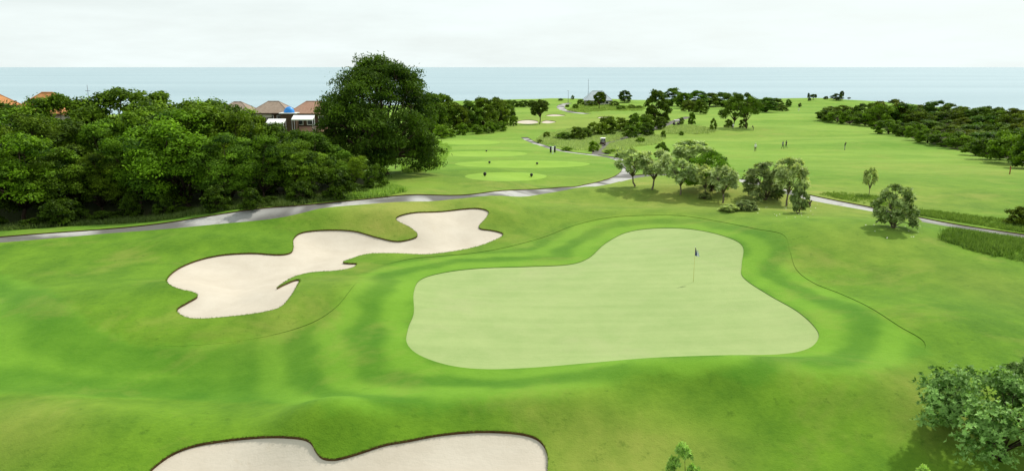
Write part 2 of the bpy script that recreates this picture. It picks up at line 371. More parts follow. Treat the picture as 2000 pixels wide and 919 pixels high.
def inside(P, poly):
    x, y = P[:, 0], P[:, 1]; r = np.zeros(len(P), bool); a = poly; b = np.roll(poly, -1, 0)
    bb = (x > a[:, 0].min()) & (x < a[:, 0].max()) & (y > a[:, 1].min()) & (y < a[:, 1].max())
    idx = np.where(bb)[0]; xx, yy = x[idx], y[idx]; rr = np.zeros(len(idx), bool)
    for (x1, y1), (x2, y2) in zip(a, b):
        if y1 == y2: continue
        c = ((y1 > yy) != (y2 > yy)) & (xx < (x2 - x1) * (yy - y1) / (y2 - y1) + x1); rr ^= c
    r[idx] = rr; return r
def dist_poly(P, poly, closed=True):
    a = poly if closed else poly[:-1]; b = np.roll(poly, -1, 0) if closed else poly[1:]; best = np.full(len(P), 1e9)
    for p, q in zip(a, b):
        d = q - p; t = np.clip(((P - p) @ d) / (d @ d + 1e-12), 0, 1); e = P - p - t[:, None] * d; best = np.minimum(best, (e * e).sum(1))
    return np.sqrt(best)

# ------------------------------------------------------------------ ground mesh: one triangulation, cut along the outlines
def build_ground():
    rows = 13.5 * 1.0115 ** np.arange(330); cols = np.arange(-.90, .9001, .0125)
    Yg, Ag = np.meshgrid(rows, cols, indexing='ij'); Xg = Yg * Ag
    jit = rng.uniform(-.3, .3, (2,) + Yg.shape)
    Xg = Xg + jit[0] * Yg * .0125; Yg = Yg + jit[1] * Yg * .0115
    P = np.stack([Xg.ravel(), Yg.ravel()], 1); P = P[P[:, 1] < 640]
    gx, gy = np.meshgrid(np.arange(-560, 561, 14.), np.arange(-110, 660, 14.)); C = np.stack([gx.ravel(), gy.ravel()], 1) + rng.uniform(-2, 2, (gx.size, 2))
    C = C[~((C[:, 1] > 12) & (np.abs(C[:, 0]) < C[:, 1] * .90 + 3) & (C[:, 1] < 590))]
    allc = [p for _, ps, _ in REG for p in ps]
    kill = np.zeros(len(P), bool)
    for c in allc:
        lo, hi = c.min(0) - 3, c.max(0) + 3
        m = np.where((P > lo).all(1) & (P < hi).all(1))[0]
        kill[m] |= dist_poly(P[m], c) < np.maximum(.10, P[m, 1] * .003)
    P = P[~kill]
    pts = [P, C]; edges = []; k = len(P) + len(C)
    for c in allc:
        pts.append(c); n = len(c); edges += [(k + i, k + (i + 1) % n) for i in range(n)]; k += n
    A = np.concatenate(pts)
    vo, eo, fo, *_ = delaunay_2d_cdt([Vector(p) for p in A], edges, [], 0, 1e-5)
    V = np.array([(v.x, v.y) for v in vo]); T = np.array([f for f in fo if len(f) == 3])
    cen = V[T].mean(1); lab = np.full(len(T), len(REG) - 1)
    for i in range(len(REG) - 2, -1, -1):
        for p in REG[i][1]: lab[inside(cen, p)] = i
    Z = H(V[:, 0], V[:, 1]); e = .08
    gx = (H(V[:, 0] + e, V[:, 1]) - H(V[:, 0] - e, V[:, 1])) / (2 * e); gy = (H(V[:, 0], V[:, 1] + e) - H(V[:, 0], V[:, 1] - e)) / (2 * e)
    NR = np.stack([-gx, -gy, np.ones(len(V))], 1); NR /= np.linalg.norm(NR, axis=1)[:, None]
    dg = dist_poly(V, GREEN)
    da = np.clip(dist_poly(V, APRON) * np.where(inside(V, APRON), 1, -1), -40, 40); dry = np.zeros(len(V))
    for px, py, r, k in ((745, 408, 4, .7), (30, 830, 3.0, .6), (1150, 890, 2.6, .75), (1330, 900, 2.5, .55), (1700, 470, 5, .35), (560, 605, 3, .35), (1830, 790, 2.5, .5), (650, 545, 3, .35), (1400, 385, 12, .6), (1280, 355, 10, .55), (950, 372, 14, .4), (1600, 400, 9, .4), (1750, 380, 12, .4), (1150, 245, 30, .4), (1400, 262, 25, .4), (830, 405, 5, .4), (1850, 330, 18, .4), (1100, 232, 40, .35), (1950, 560, 4, .3)):
        g = ground(px, py)[0]; dry += k * np.exp(-((V - g) ** 2).sum(1) / r ** 2)
    farfw = np.clip((V[:, 1] - 82) / 30, 0, 1) * .9
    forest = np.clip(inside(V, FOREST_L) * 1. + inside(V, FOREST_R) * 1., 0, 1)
    sink = []; cut = np.zeros(len(V))
    for q in ground(*np.array([(850, 500), (920, 494), (985, 483), (1060, 463), (1120, 440), (1185, 425), (1260, 420), (1335, 421), (1410, 433), (1475, 446), (1556, 526), (1590, 552), (1645, 574), (1700, 600), (1755, 635), (655, 600), (300, 773)], float).T):
        cut = np.maximum(cut, np.exp(-((V - q) ** 2).sum(1) / 3.2 ** 2))
    for i, (nm, ps, s) in enumerate(REG):
        if s is None:
            dd = np.zeros(len(V)); used = np.unique(T[lab == i]); dd[used] = dist_poly(V[used], ps[0])
            k = 1. if nm.startswith('bunk') else 1.6
            s = .115 * k + .5 * k * np.clip(dd / 3.5, 0, 1) ** 1.3
        if nm == 'fairway': s = .03 * np.clip(cut * 1.6, 0, 1) * np.exp(-np.abs(da) / 1.5)
        sink.append(np.broadcast_to(np.asarray(s, float), (len(V),)))
    def make(i, name, m):
        t = T[lab == i]; u, inv = np.unique(t, return_inverse=True); z = Z[u] - sink[i][u]
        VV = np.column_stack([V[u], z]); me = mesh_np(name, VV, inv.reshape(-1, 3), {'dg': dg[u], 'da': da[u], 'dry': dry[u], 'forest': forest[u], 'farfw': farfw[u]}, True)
        if not REG[i][0].startswith(('bunk', 'farb')): me.normals_split_custom_set_from_vertices(NR[u])
        return props(link(name, me, m), kind='structure')
    objs = {}
    names = {'green': ('putting_green', 'green'), 'path': ('cart_path', 'path'), 'road': ('road', 'road'), 'fairway': ('fairway', 'fairway'), 'rough': ('ground', 'rough')}
    for i, (nm, ps, s) in enumerate(REG):
        a, m = names.get(nm, ('sand_bunker', 'sand') if 'b' in nm[:4] else ('tee_box', 'tee'))
        objs[nm] = make(i, a, m)
    # cut edges between regions at different levels
    E = np.sort(np.concatenate([T[:, [0, 1]], T[:, [1, 2]], T[:, [2, 0]]]), 1); owner = np.tile(np.arange(len(T)), 3)
    o = np.lexsort((E[:, 1], E[:, 0])); E, owner = E[o], owner[o]
    same = (E[1:] == E[:-1]).all(1); ia = np.where(same)[0]; la, lb = lab[owner[ia]], lab[owner[ia + 1]]; df = la != lb
    quads = {}
    for e_, a, b in zip(E[ia[df]], la[df], lb[df]):
        sa, sb = sink[a][e_], sink[b][e_]
        if sa.sum() > sb.sum(): a, b, sa, sb = b, a, sb, sa
        if abs(sa.sum() - sb.sum()) < 1e-4: continue
        p, q = V[e_[0]], V[e_[1]]
        quads.setdefault(b, []).append([(*p, Z[e_[0]] - sa[0]), (*q, Z[e_[1]] - sa[1]), (*q, Z[e_[1]] - sb[1]), (*p, Z[e_[0]] - sb[0])])
    for b, q in quads.items():
        nm = REG[b][0]; q = np.array(q); me = mesh_np('turf_edge', q.reshape(-1, 3), np.arange(len(q) * 4).reshape(-1, 4))
        link('turf_edge', me, 'cutgrass' if nm in ('green', 'fairway') or nm.startswith('tee') else 'soil', objs[nm])
    return objs
def worldpoly(px): p = np.array(px, float); return ground(p[:, 0], p[:, 1])
FOREST_L = np.concatenate([worldpoly([(-300, 462), (0, 448), (150, 440), (330, 424), (480, 408), (600, 396), (690, 384), (720, 366), (735, 345)]), np.array([(-26, 130), (-60, 175), (-300, 200), (-300, 80)])])
FOREST_R = np.concatenate([worldpoly([(2300, 362), (2000, 318), (1930, 305), (1850, 288), (1760, 264), (1700, 246), (1640, 238), (1625, 232)]), np.array([(140, 330), (200, 345), (255, 310), (500, 200)])])
G = build_ground()
props(G['bunk1'], 'long winding white sand bunker left of the putting green'); props(G['bunk2'], 'near sand bunker cut off by the bottom edge')

me = MB().poly([(-150000, -20000, -60), (150000, -20000, -60), (150000, 200000, -60), (-150000, 200000, -60)], [(0, 1, 2, 3)]).mesh('sea')
props(link('sea', me, 'sea'), kind='structure')

# ------------------------------------------------------------------ foliage builders
ORD = ['first', 'second', 'third', 'fourth', 'fifth', 'sixth', 'seventh', 'eighth', 'ninth', 'tenth', 'eleventh', 'twelfth', 'thirteenth', 'fourteenth', 'fifteenth', 'sixteenth', 'seventeenth', 'eighteenth', 'nineteenth', 'twentieth']
def unit(a): return a / (np.linalg.norm(a, axis=-1, keepdims=True) + 1e-9)
def quads_mesh(name, P, T, B, L_, W_, tint):
    n = len(P); L_ = np.broadcast_to(L_, (n,))[:, None]; W_ = np.broadcast_to(W_, (n,))[:, None]
    V = np.stack([P - T * L_ * .5, P + B * W_ * .5 - T * L_ * .05, P + T * L_ * .5, P - B * W_ * .5 - T * L_ * .05], 1).reshape(-1, 3)
    return mesh_np(name, V, np.arange(4 * n).reshape(-1, 4), {'tint': np.repeat(tint, 4)})
def gen_tree(seed, Ht, Rc, zb=.25, nl=9, lr=.42, cpl=9, lpc=240, leaf=(.30, .17), trunk_r=.16, squash=.8, droop=0., stems=1, lean=(0, 0), rosette=0, spread=.62, top=.85, tmean=.45, thin=1., tvar=.18, dome=False):
    """A tree: tapered trunk(s), limbs to every lobe of the crown, leaf-sized faces in clumps on each lobe."""
    g = np.random.default_rng(seed); lobes = []
    for i in range(nl):
        f = i / max(nl - 1, 1); z = Ht * (top - (top - zb - .12) * f ** .9); prof = math.sqrt(max(.05, 1 - ((z / Ht - (zb + .32)) / (1.02 - zb - .2)) ** 2))
        if dome: q = (z / Ht - .4); prof = math.cos(math.pi / 2 * min(q / .56, 1)) if q > 0 else 1 - .35 * (q / .4) ** 2
        a = i * 2.4 + g.uniform(-.4, .4); r = Rc * spread * prof * (0.15 if i == 0 else g.uniform(.75, 1.15))
        lobes.append((np.array([r * math.cos(a) + lean[0] * z / Ht, r * math.sin(a) + lean[1] * z / Ht, z]), Rc * lr * g.uniform(.8, 1.2)))
    P, Nn, Tn = [], [], []; wood = MB(); axis = np.array([lean[0] * .6, lean[1] * .6, Ht * (zb + .3)])
    forkz = Ht * max(zb * .75, .08)
    bases = [np.array([0., 0, -.25])] if stems == 1 else [np.array([.12 * stems * trunk_r * 4 * math.cos(k * 2.1), .12 * stems * trunk_r * 4 * math.sin(k * 2.1), -.25]) for k in range(stems)]
    forks = []
    for b in bases:
        fk = np.array([b[0] * 1.6 + lean[0] * forkz / Ht, b[1] * 1.6 + lean[1] * forkz / Ht, forkz]) + np.array([*g.normal(0, .03 * Ht, 2), 0]); forks.append(fk)
        mid = (b + fk) / 2 + np.array([*g.normal(0, .012 * Ht, 2), 0]); wood.tube([b, b + (0, 0, .4), mid, fk], [trunk_r * 1.35, trunk_r * 1.05, trunk_r * .9, trunk_r * .75], 8)
    for li, (c, r) in enumerate(lobes):
        fk = forks[li % len(forks)]; m1 = fk + (c - fk) * .45 + np.array([*g.normal(0, .04 * Ht, 2), .05 * Ht])
        wood.tube([fk - (0, 0, .1), m1, c], [trunk_r * .55, trunk_r * .36, trunk_r * .16], 5)
        ncl = max(3, int(cpl * g.uniform(.8, 1.2)))
        for j in range(ncl):
            d = unit(g.normal(0, 1, 3)); o = unit(c - axis); d = unit(d * .9 + o * .55 + np.array([0, 0, .35]))
            cc = c + d * r * np.array([1, 1, squash]) * g.uniform(.45, .95); cr_ = r * g.uniform(.34, .55)
            if j % 2 == 0: wood.tube([c, (c + cc) / 2 + g.normal(0, .03 * r, 3), cc], [trunk_r * .16, trunk_r * .1, trunk_r * .05], 4, False)
            if cc[2] < cr_ * .4 + .1: cc[2] = cr_ * .4 + .1
            n = int(lpc * g.uniform(.7, 1.3) * thin); dd = unit(g.normal(0, 1, (n, 3))); dd[:, 2] = np.where(dd[:, 2] < -.3, -dd[:, 2] * .5, dd[:, 2]); rad = g.uniform(.35, 1.05, (n, 1)) ** .6
            p = cc + dd * cr_ * rad * np.where(g.uniform(0, 1, (n, 1)) < .08, 1.35, 1.) * np.array([1.15, 1.15, .95]); tt = np.clip(g.normal(tmean, tvar) + g.normal(0, .13, n), 0, 1)
            if rosette:
                k = rosette; p = np.repeat(p, k, 0); ax = np.repeat(unit(dd + np.array([0, 0, .7])), k, 0); tt = np.clip(np.repeat(tt, k) + g.normal(0, .14, n * k), 0, 1)
                P.append((p, ax)); Tn.append(tt)
            else:
                nn = unit(dd * .8 + g.normal(0, .55, (n, 3)) + np.array([0, 0, .25])); P.append((p, nn)); Tn.append(tt)
    pos = np.concatenate([a for a, _ in P]); nv = np.concatenate([b for _, b in P]); tint = np.concatenate(Tn); n = len(pos)
    if rosette:
        rd = unit(np.cross(nv, g.normal(0, 1, (n, 3)))); T = unit(rd + nv * g.uniform(.1, .9, (n, 1))); B = unit(np.cross(T, nv)); Lr = leaf[0] * g.uniform(.7, 1.2, n)
        pos = pos + T * Lr[:, None] * .5; cm = quads_mesh('crown', pos, T, B, Lr, leaf[1] * g.uniform(.8, 1.2, n), tint)
    else:
        T = unit(np.cross(nv, g.normal(0, 1, (n, 3)))); T[:, 2] -= droop; T = unit(T); B = unit(np.cross(nv, T)); s_ = g.uniform(.65, 1.3, n)
        cm = quads_mesh('crown', pos, T, B, leaf[0] * s_, leaf[1] * s_, tint)
    zmax = float(np.percentile(pos[:, 2], 99.7)); rmax = float(np.percentile(np.hypot(pos[:, 0] - lean[0] * .6, pos[:, 1] - lean[1] * .6), 98))
    return dict(crown=cm, trunk=wood.mesh('trunk', True), h=zmax, r=rmax)
def tree(name, pr, x, y, z, h, label, cat='tree', w=None, rz=None, tint=(1, 1, 1), group=None, lm='leaf', bm='bark'):
    sz = h / pr['h']; sw = sz if w is None else w / (2 * pr['r'])
    o = empty(name, (x, y, z - .03), random.uniform(0, 6.28) if rz is None else rz, (sw, sw, sz)); props(o, label, cat, group)
    for part, m in (('trunk', bm), ('crown', lm)):
        me = pr[part]
        if not me.materials: me.materials.append(M[m])
        c = link(part, me, None, o)
        if part == 'crown': c.color = (*tint, 1)
    return o
random.seed(5)
def tint(v=.18, warm=.0):
    b = random.uniform(1 - v, 1 + v); return (b * (1 + warm + random.uniform(-.1, .14)), b, b * random.uniform(.75, 1.15))
def tree_px(name, pr, px, py, hpx, label, wpx=None, **k):
    x, y, z = gpt(px, py); d = depth_of(x, y, z) / F
    return tree(name, pr, x, y, z, hpx * d, label, w=None if wpx is None else wpx * d, **k)

WOOD = [gen_tree(10 + i, 9., 4.3, (.20, .14, .26, .18)[i], (17, 16, 18, 14)[i], (.36, .42, .33, .40)[i], 12, 160, (.27, .13), .17, .95, spread=.62, top=.84, tvar=.24, tmean=.5) for i in range(4)]
WOODD = [gen_tree(20 + i, 9., 4.2, .0, 20, .36, 11, 130, (.30, .15), .18, .9, spread=.64, tvar=.2) for i in range(2)]
MIDT = [gen_tree(30 + i, 9., 4.0, .04, 16, .42, 9, 100, (.44, .25), .16, .95, spread=.64, top=.82, dome=True) for i in range(3)]
FLAT = [gen_tree(40 + i, 6., 4.4, .04, 14, .38, 9, 90, (.42, .24), .16, .62, top=.80, spread=.68) for i in range(3)]
SHRUB = [gen_tree(50 + i, 2.2, 1.5, .0, 12, .46, 7, 75, (.21, .12), .05, .9, stems=3, spread=.58) for i in range(3)]
PLUM = [gen_tree(60 + i, 4.2, 2.0, .38, 13, .30, 6, 9, (.46, .17), .12, .85, stems=1, lean=(l, 0), rosette=8, tmean=.64, top=.86, spread=.72) for i, l in enumerate((-.9, .5, .0, .35))]
PLUMD = [gen_tree(70 + i, 4.0, 2.1, .03, 18, .32, 7, 12, (.32, .13), .12, .9, stems=2, rosette=8, tmean=.48, top=.84, spread=.7) for i in range(2)]
ROUND = [gen_tree(80 + i, 8., 3.6, .36, 13, .44, 10, 110, (.36, .2), .22, .85, spread=.6, top=.82) for i in range(2)]
PALE = [gen_tree(90 + i, 4., 2.3, .02, 13, .44, 8, 120, (.24, .09), .08, .95, stems=3, spread=.6) for i in range(2)]
BIG = gen_tree(101, 15.2, 7.6, .02, 48, .32, 12, 135, (.44, .12), .42, 1., droop=.8, stems=2, top=.86, spread=.72, tmean=.40, dome=True)
NEAR = gen_tree(111, 3.4, 2.9, .20, 20, .36, 10, 24, (.165, .072), .08, .85, stems=4, rosette=8, tmean=.46, top=.80, tvar=.30, spread=.66)  # wide leaf tint spread imitates pale tip highlights over a dark inside
SAPL = gen_tree(112, 2.4, .75, .18, 12, .42, 7, 9, (.15, .06), .035, 1.1, rosette=7, tmean=.6, top=.93)

# ------------------------------------------------------------------ the wood on the left
def dist_along(px, py, back):                # a point `back` metres behind where the wood's front edge meets the ground
    x, y, z = gpt(px, py); return y + back
def wood_row(rows, back, rowname, protos, grp):
    for i, (px, py, top) in enumerate(rows):
        y = dist_along(px, py, back); x, y, z, h = at_dist(px, top, y)
        where = 'leftmost' if i == 0 else ('rightmost' if i == len(rows) - 1 else ORD[i] + ' from the left')
        tree('wood_tree', random.choice(protos), x, y, z, h, f'bushy green tree in the {rowname} row of the left wood, {where}', w=h * random.uniform(.9, 1.3), tint=tint(.3, -.06), group=grp)
front = [(-60, 452, 290), (25, 447, 262), (105, 441, 292), (185, 433, 300), (262, 426, 268), (352, 418, 218), (440, 410, 262), (512, 404, 266), (580, 396, 278), (648, 388, 312), (690, 378, 306)]
second = [(-40, 447, 222), (55, 442, 226), (140, 436, 240), (215, 430, 236), (300, 421, 212), (392, 413, 203), (462, 407, 224), (530, 402, 243), (592, 395, 256), (650, 388, 285)]
third = [(-90, 447, 205), (10, 445, 203), (95, 438, 187), (160, 434, 196), (238, 428, 176), (330, 419, 206), (410, 412, 196), (560, 398, 258), (615, 393, 262)]
wood_row(front, 4.5, 'front', WOOD, 'trees of the left wood'); wood_row(second, 9.5, 'second', WOODD, 'trees of the left wood'); wood_row(third, 19, 'back', WOODD + WOOD[:1], 'trees of the left wood')
for i, (px, py) in enumerate([(-20, 450), (45, 447), (98, 443), (150, 439), (205, 435), (268, 429), (318, 425), (372, 419), (428, 413), (480, 408), (540, 402), (600, 396), (655, 389), (706, 380)]):
    tree_px('undergrowth_shrub', SHRUB[i % 3], px + random.uniform(-16, 16), py - random.uniform(0, 4), random.uniform(12, 24) if i % 3 == 1 else random.uniform(28, 64), f'dark shrub at the foot of the left wood by the path, {ORD[i]} from the left', wpx=random.uniform(35, 85), cat='shrub', tint=(.42, .46, .4), group='shrubs at the foot of the left wood')  # tint darkened to paint the shade at the foot of the wood
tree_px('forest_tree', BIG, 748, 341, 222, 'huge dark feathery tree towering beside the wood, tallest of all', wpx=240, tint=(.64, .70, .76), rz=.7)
for i, (px, py, h, w_) in enumerate([(735, 372, 52, 50), (772, 330, 60, 34), (826, 312, 52, 34), (862, 270, 26, 36), (882, 268, 16, 20), (812, 335, 16, 28), (842, 300, 14, 30), (850, 285, 13, 32)]):
    lab = ['dark shrub in front of the huge feathery tree by the path', 'small tree with brown trunk under the huge feathery tree', 'thin grey green sapling right of the huge feathery tree', 'rounded pale shrub right of the huge feathery tree', 'low pale shrub beside the mid left trees', 'dark low shrub right of the brown trunk', 'low light green shrub right of the sapling', 'small bright shrub below the rounded pale shrub'][i]
    tree_px('shrub', [SHRUB[0], ROUND[0], PALE[0], SHRUB[1], SHRUB[2], SHRUB[0], PALE[1], PALE[0]][i], px, py, h, lab, wpx=w_, cat='shrub' if i != 1 else 'tree', tint=[(.7, .75, .8), (.9, .85, .7), (1.1, 1.1, .9), (1.5, 1.5, 1.3), (1.4, 1.4, 1.2), (.6, .6, .6), (1.9, 2., 1.4), (2., 2.1, 1.5)][i])

# ------------------------------------------------------------------ trees in the middle distance
for i, (px, py, h, w_) in enumerate([(842, 262, 78, 56), (868, 258, 72, 50), (893, 258, 56, 44), (918, 256, 58, 44), (945, 254, 62, 48), (972, 250, 58, 46), (990, 243, 46, 34)]):
    tree_px('belt_tree', MIDT[i % 3], px, py, h, f'dark green tree of the row beyond the tees, {ORD[i]} from the huge tree', wpx=w_ * 1.15, tint=(.92 + .1 * (i % 3), .95 + .06 * (i % 2), .95), group='row of trees left of the far fairway')  # tints lifted to paint a slight haze over this distant row
for i, (px, py, h, w_) in enumerate([(905, 264, 24, 30), (932, 262, 18, 28), (955, 260, 22, 30), (978, 256, 20, 26), (1003, 246, 20, 16)]):
    tree_px('shrub', SHRUB[i % 3], px, py, h, f'rounded shrub in front of the tree row beyond the tees, {ORD[i]} from the left', wpx=w_, cat='shrub', tint=(1.15, 1.2, 1.1), group='shrubs at the foot of the far tree row')
for i, px in enumerate((1005, 1022, 1040, 1062)):
    tree_px('hedge_shrub', SHRUB[i % 3], px, 209, 13, f'dark shrub of the hedge behind the lone round tree, {ORD[i]} from the left', wpx=24, cat='shrub', tint=(.75, .8, .8), group='dark hedge on the horizon')
tree_px('lone_tree', ROUND[1], 1054, 242, 46, 'lone round headed dark tree beside the small far bunkers', wpx=36, tint=(.62, .58, .6))
tree_px('leaning_tree', ROUND[0], 1170, 214, 34, 'slanting tree in front of the grey roofed clubhouse', wpx=26, tint=(.8, .75, .6))
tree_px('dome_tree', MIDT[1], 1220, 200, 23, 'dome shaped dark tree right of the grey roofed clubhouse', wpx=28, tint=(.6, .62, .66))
for i, (px, py, h, w_) in enumerate(sorted([(1108, 209, 5, 10), (1124, 212, 9, 14), (1134, 205, 11, 16), (1150, 208, 12, 18), (1162, 207, 9, 14), (1199, 207, 10, 20), (1213, 214, 8, 22), (1234, 212, 8, 18), (1248, 212, 6, 14), (1118, 194, 8, 7), (1095, 196, 4, 12)])):
    tree_px('shrub', SHRUB[i % 3], px, py, h, f'small shrub around the grey roofed clubhouse, {ORD[i]} from the left', wpx=w_, cat='shrub', tint=tint(.2), group='scattered shrubs around the clubhouse')
scrub = [(1068, 270, 13, 14), (1101, 272, 14, 40), (1128, 274, 26, 34), (1143, 270, 20, 30), (1160, 266, 27, 32), (1187, 264, 36, 44), (1214, 258, 28, 34), (1240, 258, 36, 46), (1232, 270, 26, 34), (1262, 266, 26, 32), (1290, 252, 24, 28), (1262, 254, 30, 34), (1159, 296, 21, 22), (1295, 270, 15, 12), (1251, 280, 12, 20), (1055, 279, 7, 14), (1107, 294, 8, 26), (1195, 300, 9, 34)]
for i, (px, py, h, w_) in enumerate(sorted(scrub)):
    tree_px('scrub_bush', (SHRUB + MIDT)[i % 6 if h > 16 else i % 3], px, py, h, f'green bush in the scrub between the two far fairways, {ORD[i]} from the left', wpx=w_, cat='bush', tint=(1.5, 1.55, 1.1) if px in (1159, 1251, 1107, 1195) else tint(.2), group='bushes in the scrub between the fairways')
tree_px('dense_tree', MIDT[0], 1281, 246, 68, 'tall dense dark tree at the end of the scrub by the road', wpx=52, tint=(.72, .7, .6))
for i, (px, py, h, w_) in enumerate(sorted([(1312, 207, 34, 44), (1332, 212, 30, 30), (1358, 210, 32, 48), (1386, 208, 26, 40), (1410, 207, 26, 38), (1368, 223, 28, 28), (1345, 219, 22, 30), (1440, 214, 24, 44), (1475, 216, 22, 40), (1496, 219, 28, 40), (1514, 214, 22, 30), (1540, 208, 14, 12), (1528, 217, 12, 24)])):
    tree_px('belt_tree', MIDT[i % 3], px, py, h, f'dark tree of the belt behind the paired trees, {ORD[i]} from its left end', wpx=w_ * 1.1, tint=(.85 + .14 * (i % 3), .95 + .1 * (i % 2), .95), group='belt of trees behind the far fairway')  # raised tints imitate haze fading these far crowns
PAIR = [gen_tree(120 + i, 10., 4.6, .26, 10, .40, 9, 170, (.34, .17), .2, .8, stems=1, lean=(l, 0), spread=.66) for i, l in enumerate((.8, -.7))]
tree_px('fairway_tree', PAIR[0], 1430, 249, 66, 'left one of the two spreading trees beside the right fairway', wpx=58, rz=0., tint=(1., 1.02, .9)); tree_px('fairway_tree', PAIR[1], 1458, 251, 68, 'right one of the two spreading trees beside the right fairway', wpx=58, rz=0., tint=(.95, 1.0, .9))
for i, (px, py, h, w_) in enumerate([(1423, 249, 16, 18), (1451, 250, 17, 17), (1351, 244, 24, 16), (1393, 255, 24, 15), (1331, 243, 14, 12), (1331, 264, 8, 12)]):
    tree_px('shrub', (SHRUB + PALE)[i % 5], px, py, h, ['round shrub left of the paired trees trunks', 'round shrub between the paired trees trunks', 'young tree right of the farther golf cart', 'pale vase shaped bush on the right fairway edge', 'small shrub just behind the farther golf cart', 'tiny dark shrub in front of the farther cart'][i], wpx=w_, cat='shrub', tint=tint(.15))
for i, (px, py, h, w_) in enumerate(sorted([(1507, 187, 4, 6), (1524, 187, 5, 5), (1536, 187, 8, 5), (1549, 186.5, 7, 8), (1560, 188.5, 6, 16), (1579, 192, 10, 6), (1588, 195, 11, 14), (1594, 191, 9, 8), (1602, 190, 8, 4), (1613, 194, 6, 10), (1634, 196, 13, 24), (1643, 195, 17, 9), (1658, 195, 5, 7), (1669, 195, 5, 4), (1581, 197, 6, 7), (1562, 209, 8, 7)])):
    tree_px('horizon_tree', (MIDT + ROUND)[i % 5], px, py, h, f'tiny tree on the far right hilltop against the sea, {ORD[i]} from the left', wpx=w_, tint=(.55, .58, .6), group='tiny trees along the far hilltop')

# ------------------------------------------------------------------ the wood on the right
n_ = 0
RF = [(1612, 236, 20, 30), (1634, 240, 24, 34), (1660, 243, 28, 36), (1690, 246, 26, 38), (1716, 248, 44, 44), (1736, 262, 28, 46), (1763, 266, 26, 36), (1790, 274, 32, 38), (1812, 280, 28, 40), (1838, 285, 24, 40), (1868, 290, 32, 48), (1905, 304, 26, 46), (1935, 311, 42, 60), (1980, 318, 66, 84), (2040, 330, 76, 100)]
for i, (px, py, h, w_) in enumerate(RF):
    tree_px('edge_tree', FLAT[i % 3], px, py, h, f'low spreading tree along the fairway edge of the right wood, {ORD[i]} from its far end', wpx=w_ * 1.25, tint=(1.15, 1.2, 1.05) if i % 3 else (.8, .85, .8), group='edge of the right wood')
RB = [[(1625, 208), (1650, 206), (1690, 203), (1716, 199), (1742, 195), (1768, 203), (1795, 213)], [(1740, 212), (1770, 214), (1803, 205), (1832, 197), (1860, 203), (1890, 209), (1925, 208)],
      [(1790, 226), (1825, 220), (1856, 216), (1885, 214), (1912, 212), (1950, 210), (1985, 212)], [(1810, 246), (1850, 236), (1890, 230), (1930, 226), (1970, 224), (2020, 218)], [(1850, 262), (1885, 252), (1920, 246), (1960, 240), (2005, 238)], [(1900, 272), (1945, 262), (1990, 258), (2040, 250)]]
RB[0], RB[1] = RB[1], RB[0]
RY = [(330, 285), (300, 262), (285, 262), (235, 212), (205, 185), (180, 165)]
for r_, (row, (ya, yb)) in enumerate(zip(RB, RY)):
    for i, (px, top) in enumerate(row):
        y = ya + (yb - ya) * i / (len(row) - 1); x, y, z, h = at_dist(px, top, y); h = max(h, 3.5)
        tree('wood_tree', FLAT[(i + r_) % 3], x, y, z, h, f'dark spreading tree inside the right wood, {ORD[r_]} rank from the sea, {ORD[i]} from the left', w=max(h * 1.5, 9) * random.uniform(.95, 1.2), tint=(.72 + .16 * ((i + r_) % 3), .82 + .1 * (i % 2), .8), group='dark trees inside the right wood')

# ------------------------------------------------------------------ frangipanis
for i, (px, py, h, w_, k, lab) in enumerate([
    (1240, 364, 74, 62, 0, 'leaning frangipani at the path bend, leftmost of the group'), (1274, 370, 76, 66, 1, 'frangipani with reddish leaning trunk, second from the path bend'), (1329, 380, 68, 56, 2, 'frangipani with leafy trunk, third from the path bend'),
    (1345, 336, 60, 80, 3, 'broad frangipani with dark trunk behind the front row'), (1380, 384, 62, 46, 0, 'slender pale frangipani left of its twin'), (1412, 396, 72, 54, 2, 'pale frangipani with bushy stem right of its twin'),
    (1536, 402, 92, 64, 3, 'tallest frangipani with forked trunk near the small stump')]):
    tree_px('frangipani_tree', PLUM[k], px, py, h, lab, wpx=w_ * 1.1, lm='leafpale', bm='barkpale', tint=(random.uniform(.96, 1.08), 1.02, random.uniform(.95, 1.2)), rz=random.choice((0, .2, -.2)))
tree_px('frangipani_bush', PLUMD[0], 1492, 389, 72, 'wide dense dark frangipani left of the tallest one', wpx=88, lm='leafpale', bm='barkpale', tint=(.72, .74, .7)); tree_px('frangipani_bush', PLUMD[1], 1558, 416, 60, 'low bushy frangipani at the foot of the tallest one', wpx=38, lm='leafpale', bm='barkpale', tint=(.7, .75, .7))
tree_px('frangipani_bush', PLUMD[1], 1745, 444, 84, 'stout frangipani standing alone beside the right hand path', wpx=86, lm='leafpale', bm='barkpale', tint=(.8, .85, .78)); tree_px('frangipani_tree', PLUM[2], 1697, 383, 56, 'spindly pale young frangipani across the right hand path', wpx=26, lm='leafpale', bm='barkpale', tint=(1.1, 1.1, 1))
tree_px('leafy_bush', PALE[0], 1390, 372, 76, 'bright green feathery bush behind the twin frangipanis', wpx=100, cat='bush', tint=(1.25, 1.5, .8)); tree_px('leafy_bush', MIDT[2], 1292, 312, 34, 'small dark conical tree behind the frangipanis', wpx=28, cat='tree', tint=(.9, .95, .8))
for i, (px, py, h, w_) in enumerate([(1424, 412, 14, 40), (1456, 410, 20, 46), (1376, 388, 14, 26), (1350, 352, 18, 30), (1518, 389, 22, 20)]):
    tree_px('low_shrub', PLUMD[i % 2], px, py, h, ['pale prostrate shrub in front of the frangipanis', 'dark prostrate shrub in front of the dense frangipani', 'small leafy sucker between the slender twins', 'leafy sucker under the broad frangipani', 'small sucker right of the dense frangipani'][i], wpx=w_, cat='shrub', lm='leafpale', bm='barkpale', tint=[(1.2, 1.2, .9), (.6, .65, .55), (.8, .8, .7), (.8, .85, .8), (.8, .8, .7)][i])
